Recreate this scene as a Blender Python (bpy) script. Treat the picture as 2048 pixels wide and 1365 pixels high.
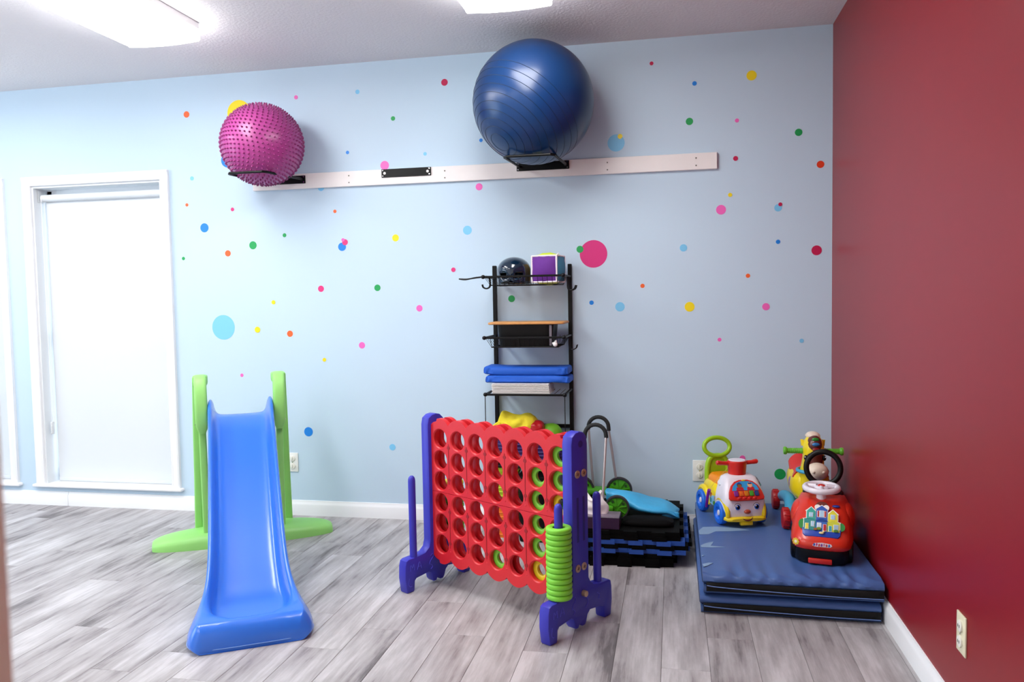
import bpy, bmesh, math, random
from mathutils import Vector, Matrix, noise
R = math.radians
PI = math.pi
for o in list(bpy.data.objects):
    bpy.data.objects.remove(o, do_unlink=True)
scene = bpy.context.scene
COL = scene.collection

# ------------------------------------------------------------------ camera
cam_d = bpy.data.cameras.new('camera')
cam_d.sensor_width = 36.0
cam_d.sensor_fit = 'HORIZONTAL'
cam_d.lens = 1586.08 * 36.0 / 2048.0
cam_d.clip_start = 0.05
cam_d.dof.use_dof = True
cam_d.dof.focus_distance = 3.3
cam_d.dof.aperture_fstop = 8.0
cam = bpy.data.objects.new('camera', cam_d)
COL.objects.link(cam)
yaw, pitch, roll = 0.2012, -0.0555, -0.0178
fv = Vector((-math.sin(yaw) * math.cos(pitch), math.cos(yaw) * math.cos(pitch), math.sin(pitch)))
rv = Vector((math.cos(yaw), math.sin(yaw), 0))
uv = rv.cross(fv)
rv2 = math.cos(roll) * rv + math.sin(roll) * uv
uv2 = -math.sin(roll) * rv + math.cos(roll) * uv
mw = Matrix((rv2, uv2, -fv)).transposed().to_4x4()
mw.translation = Vector((-0.7431, -4.0238, 1.1881))
cam.matrix_world = mw
scene.camera = cam

# ------------------------------------------------------------------ world and exposure
world = bpy.data.worlds.new('world')
scene.world = world
world.use_nodes = True
bg = world.node_tree.nodes['Background']
bg.inputs[0].default_value = (0.72, 0.86, 1.0, 1)
bg.inputs[1].default_value = 4.5
vs = scene.view_settings
vs.view_transform = 'Standard'
vs.look = 'None'
vs.exposure = 0.0
vs.gamma = 1.0
vs.use_curve_mapping = False
LAMP = 18.5          # radiance of the fluorescent lenses

# ------------------------------------------------------------------ materials
def lin(h):
    h = h.lstrip('#')
    c = [int(h[i:i + 2], 16) / 255 for i in (0, 2, 4)]
    return tuple(x / 12.92 if x <= 0.04045 else ((x + 0.055) / 1.055) ** 2.4 for x in c) + (1,)
MATS = {}
def mat(name, col, rough=0.4, metal=0.0, bump=None, var=0.0, vscale=6.0, coat=0.0, spec=0.5, sss=0.0):
    if name in MATS:
        return MATS[name]
    m = bpy.data.materials.new(name)
    m.use_nodes = True
    nt = m.node_tree
    b = nt.nodes['Principled BSDF']
    c = lin(col) if isinstance(col, str) else col
    b.inputs['Base Color'].default_value = c
    b.inputs['Roughness'].default_value = rough
    b.inputs['Metallic'].default_value = metal
    b.inputs['Specular IOR Level'].default_value = spec
    b.inputs['Coat Weight'].default_value = coat
    b.inputs['Coat Roughness'].default_value = 0.12
    tc = nt.nodes.new('ShaderNodeTexCoord')
    if var:
        n = nt.nodes.new('ShaderNodeTexNoise')
        n.inputs['Scale'].default_value = vscale
        n.inputs['Detail'].default_value = 4
        nt.links.new(tc.outputs['Object'], n.inputs['Vector'])
        r = nt.nodes.new('ShaderNodeMapRange')
        r.inputs[1].default_value = 0.3
        r.inputs[2].default_value = 0.7
        r.inputs[3].default_value = 1 - var
        r.inputs[4].default_value = 1 + var
        nt.links.new(n.outputs['Fac'], r.inputs[0])
        mx = nt.nodes.new('ShaderNodeVectorMath')
        mx.operation = 'SCALE'
        mx.inputs[0].default_value = c[:3]
        nt.links.new(r.outputs[0], mx.inputs['Scale'])
        nt.links.new(mx.outputs[0], b.inputs['Base Color'])
    if bump:
        n = nt.nodes.new('ShaderNodeTexNoise')
        n.inputs['Scale'].default_value = bump[0]
        n.inputs['Detail'].default_value = 3
        nt.links.new(tc.outputs['Object'], n.inputs['Vector'])
        bp = nt.nodes.new('ShaderNodeBump')
        bp.inputs['Strength'].default_value = bump[1]
        bp.inputs['Distance'].default_value = bump[2] if len(bump) > 2 else 0.002
        nt.links.new(n.outputs['Fac'], bp.inputs['Height'])
        nt.links.new(bp.outputs['Normal'], b.inputs['Normal'])
    MATS[name] = m
    return m
def emit(name, col, strength):
    m = bpy.data.materials.new(name)
    m.use_nodes = True
    nt = m.node_tree
    nt.nodes.clear()
    e = nt.nodes.new('ShaderNodeEmission')
    e.inputs[0].default_value = col
    e.inputs[1].default_value = strength
    o = nt.nodes.new('ShaderNodeOutputMaterial')
    nt.links.new(e.outputs[0], o.inputs[0])
    return m

# ------------------------------------------------------------------ mesh helpers: each prim is a temporary bmesh
def tr(x=0, y=0, z=0):
    return Matrix.Translation((x, y, z))
def rot(ax, deg):
    return Matrix.Rotation(R(deg), 4, ax)
def pbox(c, s, bev=0.0, seg=2, m=None):
    b = bmesh.new()
    bmesh.ops.create_cube(b, size=1.0)
    bmesh.ops.scale(b, vec=s, verts=b.verts)
    if bev:
        bmesh.ops.bevel(b, geom=b.edges[:], offset=min(bev, min(s) * 0.49), segments=seg, affect='EDGES', profile=0.5)
    if m is not None:
        b.transform(m)
    b.transform(tr(*c))
    return b
def pcyl(p0, p1, r0, r1=None, n=20, bev=0.0):
    p0, p1 = Vector(p0), Vector(p1)
    r1 = r0 if r1 is None else r1
    d = p1 - p0
    b = bmesh.new()
    bmesh.ops.create_cone(b, cap_ends=True, segments=n, radius1=r0, radius2=r1, depth=d.length)
    if bev:
        es = [e for e in b.edges if len(e.link_faces) == 2 and any(len(f.verts) > 4 for f in e.link_faces)]
        bmesh.ops.bevel(b, geom=es, offset=bev, segments=2, affect='EDGES', profile=0.5)
    q = Vector((0, 0, 1)).rotation_difference(d.normalized()).to_matrix().to_4x4()
    b.transform(q)
    b.transform(Matrix.Translation((p0 + p1) / 2))
    return b
def psph(c, r, u=24, v=14):
    b = bmesh.new()
    bmesh.ops.create_uvsphere(b, u_segments=u, v_segments=v, radius=1)
    r = (r, r, r) if not hasattr(r, '__len__') else r
    bmesh.ops.scale(b, vec=r, verts=b.verts)
    b.transform(tr(*c))
    return b
def ptube(pts, r, n=8, closed=False):
    pts = [Vector(p) for p in pts]
    b = bmesh.new()
    rings = []
    N = len(pts)
    prev = None
    for i, p in enumerate(pts):
        if closed:
            t = (pts[(i + 1) % N] - pts[i - 1]).normalized()
        else:
            t = (pts[min(i + 1, N - 1)] - pts[max(i - 1, 0)]).normalized()
        if prev is None:
            a = Vector((0, 0, 1)) if abs(t.z) < 0.9 else Vector((1, 0, 0))
            u = t.cross(a).normalized()
        else:
            u = (prev - t * prev.dot(t)).normalized()
        prev = u
        w = t.cross(u)
        rr = r[i] if hasattr(r, '__len__') else r
        rings.append([b.verts.new(p + rr * (math.cos(k * 2 * PI / n) * u + math.sin(k * 2 * PI / n) * w)) for k in range(n)])
    for i in range(N if closed else N - 1):
        a, c = rings[i], rings[(i + 1) % N]
        for k in range(n):
            b.faces.new((a[k], a[(k + 1) % n], c[(k + 1) % n], c[k]))
    if not closed:
        b.faces.new(rings[0][::-1])
        b.faces.new(rings[-1])
    bmesh.ops.recalc_face_normals(b, faces=b.faces)
    return b
def smooth_path(pts, k=6, closed=False):
    P = [Vector(p) for p in pts]
    N = len(P)
    out = []
    for i in range(N if closed else N - 1):
        p0 = P[i - 1] if (closed or i > 0) else P[0]
        p1, p2 = P[i], P[(i + 1) % N]
        p3 = P[(i + 2) % N] if (closed or i + 2 < N) else P[-1]
        for j in range(k):
            t = j / k
            out.append(0.5 * ((2 * p1) + (p2 - p0) * t + (2 * p0 - 5 * p1 + 4 * p2 - p3) * t * t + (3 * p1 - p0 - 3 * p2 + p3) * t ** 3))
    if not closed:
        out.append(P[-1])
    return out
def plathe(prof, n=32, closed=False, axis='Z', c=(0, 0, 0)):
    """profile of (radius, height) turned round an axis"""
    b = bmesh.new()
    rings = []
    for (r, h) in prof:
        if r < 1e-6:
            rings.append([b.verts.new((0, 0, h))])
        else:
            rings.append([b.verts.new((r * math.cos(k * 2 * PI / n), r * math.sin(k * 2 * PI / n), h)) for k in range(n)])
    M = len(rings)
    for i in range(M if closed else M - 1):
        a, d = rings[i], rings[(i + 1) % M]
        for k in range(n):
            k2 = (k + 1) % n
            if len(a) == 1 and len(d) == 1:
                continue
            if len(a) == 1:
                b.faces.new((a[0], d[k2], d[k]))
            elif len(d) == 1:
                b.faces.new((a[k], a[k2], d[0]))
            else:
                b.faces.new((a[k], a[k2], d[k2], d[k]))
    if not closed:
        if len(rings[0]) > 1:
            b.faces.new(rings[0][::-1])
        if len(rings[-1]) > 1:
            b.faces.new(rings[-1])
    bmesh.ops.recalc_face_normals(b, faces=b.faces)
    if axis == 'X':
        b.transform(rot('Y', 90))
    elif axis == 'Y':
        b.transform(rot('X', -90))
    b.transform(tr(*c))
    return b
def pprism(poly, h, bev=0.0, seg=2, m=None):
    """2D polygon (x, y) extruded h upwards in z, then moved by m"""
    b = bmesh.new()
    lo = [b.verts.new((x, y, 0)) for x, y in poly]
    hi = [b.verts.new((x, y, h)) for x, y in poly]
    n = len(poly)
    b.faces.new(lo[::-1])
    b.faces.new(hi)
    for i in range(n):
        b.faces.new((lo[i], lo[(i + 1) % n], hi[(i + 1) % n], hi[i]))
    bmesh.ops.recalc_face_normals(b, faces=b.faces)
    if bev:
        es = [e for e in b.edges if any(len(f.verts) == n for f in e.link_faces) and n != 4 or (n == 4 and abs(e.verts[0].co.z - e.verts[1].co.z) < 1e-6)]
        bmesh.ops.bevel(b, geom=es, offset=bev, segments=seg, affect='EDGES', profile=0.5)
    if m is not None:
        b.transform(m)
    return b
def ploft(rings, cap=True, closed=True):
    b = bmesh.new()
    V = [[b.verts.new(p) for p in r] for r in rings]
    n = len(V[0])
    for i in range(len(V) - 1):
        for k in range(n if closed else n - 1):
            b.faces.new((V[i][k], V[i][(k + 1) % n], V[i + 1][(k + 1) % n], V[i + 1][k]))
    if cap:
        b.faces.new(V[0][::-1])
        b.faces.new(V[-1])
    bmesh.ops.recalc_face_normals(b, faces=b.faces)
    return b
def sup(w, h, n=24, e=3.0, cx=0, cz=0):
    """superellipse outline of half sizes w, h"""
    out = []
    for k in range(n):
        a = 2 * PI * (k + 0.5) / n
        c, s = math.cos(a), math.sin(a)
        out.append((cx + w * math.copysign(abs(c) ** (2 / e), c), cz + h * math.copysign(abs(s) ** (2 / e), s)))
    return out
def xf(b, m):
    b.transform(m)
    return b
def YZ(x=0):
    """matrix taking prism (x, y, h) to (h, x->y, y->z): outline in the YZ plane extruded along +x"""
    return tr(x, 0, 0) @ Matrix(((0, 0, 1, 0), (1, 0, 0, 0), (0, 1, 0, 0), (0, 0, 0, 1)))
def XZ(y=0):
    """outline in the XZ plane extruded along -y"""
    return tr(0, y, 0) @ Matrix(((1, 0, 0, 0), (0, 0, -1, 0), (0, 1, 0, 0), (0, 0, 0, 1)))
def mesh_of(name, prims, smooth=35):
    me = bpy.data.meshes.new(name)
    dst = bmesh.new()
    for p in prims:
        t = bpy.data.meshes.new('t')
        p.to_mesh(t)
        p.free()
        dst.from_mesh(t)
        bpy.data.meshes.remove(t)
    dst.to_mesh(me)
    dst.free()
    if smooth:
        me.polygons.foreach_set('use_smooth', [True] * len(me.polygons))
        me.set_sharp_from_angle(angle=R(smooth))
    return me
def obj(name, prims, m, parent=None, smooth=35, loc=None, rz=0):
    if not isinstance(prims, (list, tuple)):
        prims = [prims]
    me = mesh_of(name, prims, smooth)
    me.materials.append(m)
    o = bpy.data.objects.new(name, me)
    COL.objects.link(o)
    if parent:
        o.parent = parent
    if loc:
        o.location = loc
    if rz:
        o.rotation_euler.z = rz
    return o
def tag(o, label, cat, group=None):
    o['label'] = label
    o['category'] = cat
    if group:
        o['group'] = group
    return o
def thing(name, label, cat, loc=(0, 0, 0), rz=0.0, group=None):
    o = bpy.data.objects.new(name, None)
    o.empty_display_size = 0.05
    COL.objects.link(o)
    o.location = loc
    o.rotation_euler.z = rz
    return tag(o, label, cat, group)
def struct(o):
    o['kind'] = 'structure'
    return o
def copy_tree(o, parent=None):
    c = o.copy()
    COL.objects.link(c)
    c.parent = parent
    for ch in list(o.children):
        copy_tree(ch, c)
    return c

# ------------------------------------------------------------------ surface materials
def floor_material():
    m = bpy.data.materials.new('grey_washed_plank')
    m.use_nodes = True
    nt = m.node_tree
    b = nt.nodes['Principled BSDF']
    tc = nt.nodes.new('ShaderNodeTexCoord')
    oi = nt.nodes.new('ShaderNodeObjectInfo')
    geo = nt.nodes.new('ShaderNodeNewGeometry')
    cmb = nt.nodes.new('ShaderNodeCombineXYZ')
    mu = nt.nodes.new('ShaderNodeMath'); mu.operation = 'MULTIPLY'; mu.inputs[1].default_value = 57.0
    nt.links.new(oi.outputs['Random'], mu.inputs[0])
    nt.links.new(mu.outputs[0], cmb.inputs[2])
    nt.links.new(mu.outputs[0], cmb.inputs[0])
    add = nt.nodes.new('ShaderNodeVectorMath'); add.operation = 'ADD'
    nt.links.new(geo.outputs['Position'], add.inputs[0])
    nt.links.new(cmb.outputs[0], add.inputs[1])
    def stretched(sx, sy, scale, detail, rough=0.6):
        mp = nt.nodes.new('ShaderNodeMapping')
        mp.inputs['Scale'].default_value = (sx, sy, 1)
        nt.links.new(add.outputs[0], mp.inputs['Vector'])
        n = nt.nodes.new('ShaderNodeTexNoise')
        n.inputs['Scale'].default_value = scale
        n.inputs['Detail'].default_value = detail
        n.inputs['Roughness'].default_value = rough
        nt.links.new(mp.outputs[0], n.inputs['Vector'])
        return n
    n1 = stretched(1.0, 0.22, 10.0, 5)        # broad dark patches
    n2 = stretched(1.0, 0.045, 60.0, 6, 0.7)  # fine grain
    n3 = stretched(1.0, 0.12, 22.0, 4)       # streaks
    def mix(a, wa, c, wc):
        x = nt.nodes.new('ShaderNodeMath'); x.operation = 'MULTIPLY'; x.inputs[1].default_value = wa
        nt.links.new(a, x.inputs[0])
        y = nt.nodes.new('ShaderNodeMath'); y.operation = 'MULTIPLY_ADD'; y.inputs[1].default_value = wc
        nt.links.new(c, y.inputs[0]); nt.links.new(x.outputs[0], y.inputs[2])
        return y.outputs[0]
    f = mix(n1.outputs['Fac'], 0.46, n2.outputs['Fac'], 0.24)
    f = mix(f, 1.0, n3.outputs['Fac'], 0.30)
    f = mix(f, 1.0, oi.outputs['Random'], 0.05)
    cr = nt.nodes.new('ShaderNodeValToRGB')
    el = cr.color_ramp.elements
    el[0].position = 0.41; el[0].color = lin('686364')
    el[1].position = 0.64; el[1].color = lin('c5c2c4')
    e = el.new(0.49); e.color = lin('9d9899')
    e = el.new(0.56); e.color = lin('aeabac')
    nt.links.new(f, cr.inputs[0])
    nt.links.new(cr.outputs[0], b.inputs['Base Color'])
    b.inputs['Roughness'].default_value = 0.42
    b.inputs['Specular IOR Level'].default_value = 0.35
    bp = nt.nodes.new('ShaderNodeBump'); bp.inputs['Strength'].default_value = 0.15; bp.inputs['Distance'].default_value = 0.001
    nt.links.new(n2.outputs['Fac'], bp.inputs['Height'])
    nt.links.new(bp.outputs[0], b.inputs['Normal'])
    return m
FLOOR = floor_material()
WALL_BLUE = mat('pale_blue_wall_paint', 'c3d9ea', 0.62, bump=(320, 0.12, 0.001), spec=0.3)
WALL_RED = mat('red_wall_paint', '880d19', 0.36, bump=(160, 0.05, 0.001), var=0.05, vscale=1.5)
CEIL = mat('textured_ceiling_white', 'e6e2e3', 0.85, bump=(75, 0.6, 0.004), spec=0.2)
WHITE_TRIM = mat('white_trim_paint', 'f1f2f4', 0.35)
BLACK_METAL = mat('black_metal', '030304', 0.42, spec=0.25)
SUBFLOOR = mat('dark_plank_joint', '56504f', 0.8)

# ------------------------------------------------------------------ the room
XL, YF, H = -6.3, -5.2, 2.44
fl = struct(obj('floor', pbox(((XL) / 2, YF / 2, -0.052), (-XL + 0.3, -YF + 0.3, 0.1)), SUBFLOOR))
PWID = 0.1525
JT = {-8: [-1.824], -10: [-1.532], -12: [-1.088], -9: [-1.079], -11: [-0.789], -14: [-0.463], -15: [-0.758], -6: [-1.839, -0.62], -5: [-1.277],
      -3: [-1.381], -1: [-1.382], -2: [-1.096], -4: [-1.562, -0.532], 1: [-1.468], 2: [-1.196], 3: [-0.804], 5: [-1.266], 0: [-0.55], 4: [-0.30], 6: [-0.70], 7: [-1.75], 8: [-1.1], -7: [-0.45], -13: [-1.55]}
random.seed(4)
PL = 1.22
def plank_mesh(w, l):
    return mesh_of('plank', [pbox((0, 0, -0.002), (w - 0.0011, l - 0.0012, 0.004), 0.0007, 1)], 30)
PM = {}
k0 = int(math.floor((XL + 1.398) / PWID))
for k in range(k0, 10):
    x0 = max(-1.398 + k * PWID, XL)
    x1 = min(-1.398 + (k + 1) * PWID, 0.0)
    if x1 - x0 < 0.01:
        continue
    js = sorted(JT.get(k, [-random.random() * PL]))
    ys = list(js)
    while ys[0] > YF:
        ys.insert(0, ys[0] - PL)
    while ys[-1] < 0:
        ys.append(ys[-1] + PL)
    for a, c in zip(ys[:-1], ys[1:]):
        a, c = max(a, YF), min(c, 0)
        if c - a < 0.02:
            continue
        key = (round(x1 - x0, 4), round(c - a, 3))
        if key not in PM:
            PM[key] = plank_mesh(*key)
            PM[key].materials.append(FLOOR)
        o = bpy.data.objects.new('plank', PM[key])
        COL.objects.link(o)
        o.parent = fl
        o.location = ((x0 + x1) / 2, (a + c) / 2, 0)
struct(obj('ceiling', pbox((XL / 2, YF / 2, H + 0.05), (-XL + 0.3, -YF + 0.3, 0.1)), CEIL))
struct(obj('wall_right', pbox((0.06, YF / 2, H / 2), (0.12, -YF + 0.3, H)), WALL_RED))
# back wall pieces around the two window openings
WZ0, WZ1 = 0.125, 1.882
W1 = (-4.412, -3.563)
W2 = (-5.50, -4.645)
def wbox(x0, x1, z0, z1, t=0.14):
    return pbox(((x0 + x1) / 2, t / 2, (z0 + z1) / 2), (x1 - x0, t, z1 - z0))
struct(obj('wall_back', [wbox(W1[1], 0.0, 0, H), wbox(W2[1], W1[0], 0, H), wbox(XL, W2[0], 0, H), wbox(W1[0], W1[1], WZ1, H), wbox(W1[0], W1[1], 0, WZ0),
                         wbox(W2[0], W2[1], WZ1, H), wbox(W2[0], W2[1], 0, WZ0)], WALL_BLUE, smooth=0))
# left wall with one tall window opening for daylight
LW = (-3.3, -1.2)
struct(obj('wall_left', [pbox((XL - 0.06, (YF + LW[0]) / 2, H / 2), (0.12, LW[0] - YF, H)), pbox((XL - 0.06, LW[1] / 2, H / 2), (0.12, -LW[1], H)),
                         pbox((XL - 0.06, (LW[0] + LW[1]) / 2, 2.26), (0.12, LW[1] - LW[0], 0.36)), pbox((XL - 0.06, (LW[0] + LW[1]) / 2, 0.2), (0.12, LW[1] - LW[0], 0.4))], WALL_BLUE, smooth=0))
struct(obj('wall_front', pbox((XL / 2, YF - 0.06, H / 2), (-XL + 0.3, 0.12, H)), mat('cream_wall_paint', 'e8e4de', 0.7)))
# baseboards: flat board with a small cove on top, one joint at the left
def baseboard(name, x0, x1):
    prof = [(0, 0), (-0.013, 0), (-0.013, 0.058), (-0.010, 0.066), (-0.005, 0.074), (-0.004, 0.082), (0, 0.083)]
    return pprism(prof, x1 - x0, m=YZ(x0))
struct(obj('baseboard_back', [baseboard('b', -4.256, -0.013), baseboard('b', XL, -4.2585)], WHITE_TRIM, smooth=25))
prof = [(0, 0), (-0.013, 0), (-0.013, 0.058), (-0.010, 0.066), (-0.005, 0.074), (-0.004, 0.082), (0, 0.083)]
struct(obj('baseboard_right', pprism(prof, -YF, m=XZ(0)), WHITE_TRIM, smooth=25))

# ------------------------------------------------------------------ windows with roller shades
def shade_material():
    m = bpy.data.materials.new('white_shade_fabric')
    m.use_nodes = True
    nt = m.node_tree
    b = nt.nodes['Principled BSDF']
    b.inputs['Base Color'].default_value = lin('e3e8ec')
    b.inputs['Roughness'].default_value = 0.8
    t = nt.nodes.new('ShaderNodeBsdfTranslucent')
    t.inputs[0].default_value = lin('f2f6fb')
    mx = nt.nodes.new('ShaderNodeMixShader')
    mx.inputs[0].default_value = 0.10
    nt.links.new(b.outputs[0], mx.inputs[1])
    nt.links.new(t.outputs[0], mx.inputs[2])
    nt.links.new(mx.outputs[0], nt.nodes['Material Output'].inputs[0])
    return m
SHADE = shade_material()
GLASS = bpy.data.materials.new('window_glass')
GLASS.use_nodes = True
_nt = GLASS.node_tree
_g = _nt.nodes.new('ShaderNodeBsdfGlossy'); _g.inputs['Roughness'].default_value = 0.02
_t = _nt.nodes.new('ShaderNodeBsdfTransparent')
_m = _nt.nodes.new('ShaderNodeMixShader'); _m.inputs[0].default_value = 0.08
_nt.links.new(_t.outputs[0], _m.inputs[1]); _nt.links.new(_g.outputs[0], _m.inputs[2])
_nt.links.new(_m.outputs[0], _nt.nodes['Material Output'].inputs[0])
CHROME = mat('chrome', 'c8c8cc', 0.15, metal=1.0)
def casing_side(x, z0, z1, flip):
    s = -1 if flip else 1
    pr = [(0, 0), (0.052 * s, 0), (0.052 * s, -0.018), (0.044 * s, -0.022), (0.034 * s, -0.017), (0.014 * s, -0.014), (0.006 * s, -0.017), (0, -0.013)]
    b = pprism(pr, z1 - z0)
    return xf(b, tr(x, 0, z0))
def window(n, x0, x1, gap_right=0.0):
    w = struct(bpy.data.objects.new('window_%d' % n, None))
    COL.objects.link(w)
    w.location = ((x0 + x1) / 2, 0, WZ0)
    hw = (x1 - x0) / 2
    hh = WZ1 - WZ0
    obj('casing', [casing_side(-hw, 0, hh, True)], WHITE_TRIM, w, 25)
    obj('casing', [casing_side(hw, 0, hh, False)], WHITE_TRIM, w, 25)
    pr = [(0, 0), (0.052, 0), (0.052, -0.018), (0.044, -0.022), (0.034, -0.017), (0.014, -0.014), (0.006, -0.017), (0, -0.013)]
    hd = pprism(pr, 2 * hw + 0.104, m=tr(-hw - 0.052, 0, hh) @ Matrix(((0, 0, 1, 0), (0, 1, 0, 0), (1, 0, 0, 0), (0, 0, 0, 1))))
    bmesh.ops.recalc_face_normals(hd, faces=hd.faces)
    obj('head_casing', hd, WHITE_TRIM, w, 25)
    obj('sill', pbox((0, 0.0355, -0.005), (2 * hw + 0.14, 0.138, 0.018), 0.007, 2), WHITE_TRIM, w)
    jm = mat('jamb_white', 'dfe3e6', 0.5)
    obj('jamb', pbox((-hw + 0.006, 0.07, hh / 2), (0.012, 0.14, hh)), jm, w)
    obj('jamb', pbox((hw - 0.006, 0.07, hh / 2), (0.012, 0.14, hh)), jm, w)
    obj('head_jamb', pbox((0, 0.07, hh - 0.006), (2 * hw - 0.024, 0.14, 0.012)), jm, w)
    # sash and pane near the outside
    for z in (0.035, hh / 2, hh - 0.03):
        obj('sash_rail', pbox((0, 0.118, z), (2 * hw - 0.024, 0.03, 0.04), 0.003, 1), WHITE_TRIM, w)
    for s in (-1, 1):
        obj('sash_stile', pbox((s * (hw - 0.03), 0.118, hh / 2), (0.036, 0.03, hh - 0.03), 0.003, 1), WHITE_TRIM, w)
    for z0_, z1_ in ((0.055, hh / 2 - 0.02), (hh / 2 + 0.02, hh - 0.05)):
        obj('pane', pbox((0, 0.118, (z0_ + z1_) / 2), (2 * hw - 0.09, 0.004, z1_ - z0_)), GLASS, w)
    t = thing('roller_shade', ['white roller shade pulled down over the full window left of the slide', 'white roller shade hanging slightly away from the window at the left edge'][n - 1],
              'window shade', ((x0 + x1) / 2, 0.055, WZ0 + 0.0), 0, 'roller shades')
    obj('roller_tube', pcyl((-hw + 0.025, 0, hh - 0.065), (hw - 0.018, 0, hh - 0.065), 0.021, n=24), SHADE, t)
    obj('fabric', pbox((0.012 - gap_right / 2, 0.012, (hh - 0.065) / 2), (2 * hw - 0.05 - gap_right, 0.0012, hh - 0.067)), SHADE, t)
    obj('bottom_bar', pbox((0.012 - gap_right / 2, 0.012, 0.0160), (2 * hw - 0.05 - gap_right, 0.010, 0.022), 0.003, 2), SHADE, t)
    br = mat('shade_bracket', 'd9dde0', 0.4)
    obj('bracket', pbox((-hw + 0.016, 0, hh - 0.055), (0.004, 0.05, 0.07), 0.001, 1), br, t)
    obj('bracket', pbox((hw - 0.016, 0, hh - 0.055), (0.004, 0.05, 0.07), 0.001, 1), br, t)
    if n == 1:
        xc = -hw + 0.034
        obj('pull_cord', [ptube([(xc, -0.024, hh - 0.07), (xc + 0.002, -0.026, 0.36)], 0.0018, 6), ptube([(xc, 0.002, hh - 0.07), (xc + 0.002, -0.010, 0.36)], 0.0018, 6)], WHITE_TRIM, t)
        obj('cord_tensioner', [pbox((xc - 0.004, -0.018, 0.33), (0.012, 0.022, 0.075), 0.004, 2), psph((xc - 0.004, -0.03, 0.30), 0.004, 10, 8)], br, t)
window(1, *W1)
window(2, *W2, gap_right=0.05)
# ground and a grey sided house outside, glimpsed past the left shade
struct(obj('ground_outside', pbox((-3, 6, -0.25), (30, 11, 0.1)), mat('outdoor_gravel', '8a8c8c', 0.9, var=0.2)))
hs = thing('neighbour_house', 'grey sided house wall glimpsed past the left window shade', 'building', (-7.5, 5.0, -0.2))
sd = mat('grey_siding', '8d9596', 0.7)
for i in range(22):
    obj('siding_board', pbox((0, -0.01 + 0.006 * (i % 2), 0.075 + i * 0.15), (9, 0.03, 0.148), m=rot('X', 4)), sd, hs, 0)
obj('wall', pbox((0, 0.1, 1.65), (9, 0.15, 3.3)), sd, hs, 0)
# beige open door whose edge blurs into the left side of the view
dr = struct(obj('door_1', [pbox((-0.40, 0, 1.015), (0.80, 0.035, 2.03), 0.002, 1)], mat('beige_door_paint', 'fbeacb', 0.5), loc=(-0.9955, -3.774, 0.0), rz=R(30)))
obj('door_handle', [pcyl((-0.06, -0.02, 0.95), (-0.06, -0.06, 0.95), 0.01), psph((-0.06, -0.075, 0.95), 0.025)], CHROME, dr)

# ------------------------------------------------------------------ ceiling fluorescent fixtures
LENS = emit('lit_fluorescent_lens', (1.0, 0.99, 0.98, 1), LAMP)
FIXW = mat('fixture_white_enamel', 'f3f3f3', 0.4)
def fixture(x, y0, label, length=1.22):
    t = thing('ceiling_light', label, 'ceiling light', (x, y0, H), 0, 'fluorescent ceiling lights')
    obj('housing', pbox((0, -length / 2, -0.0145), (0.364, length + 0.004, 0.029), 0.002, 1), FIXW, t)
    pr = [(-0.178, -0.028), (-0.18, -0.040), (-0.179, -0.070), (-0.174, -0.077), (-0.09, -0.083), (0, -0.085), (0.09, -0.083), (0.174, -0.077), (0.179, -0.070), (0.18, -0.040), (0.178, -0.028)]
    obj('lens', pprism(pr, length, m=XZ(0)), LENS, t, 30)
    for s in (0.004, -length - 0.004):
        pr2 = [(a * 1.006, b_ - (0.0015 if b_ < -0.03 else 0)) for a, b_ in pr]
        obj('end_cap', pprism(pr2, 0.006, m=XZ(s + 0.003)), LENS, t, 30)
    return t
fixture(-3.0, -0.745, 'lit white wraparound fluorescent light on the ceiling, at the upper left')
fixture(-1.395, -0.785, 'lit white fluorescent ceiling light cut off above the blue exercise ball')
fixture(-4.6, -0.75, 'lit fluorescent ceiling light over the left windows')
fixture(-4.6, -3.2, 'lit fluorescent ceiling light by the left wall, second row')
fixture(-3.0, -3.2, 'lit fluorescent ceiling light in the middle of the second row')

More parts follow.
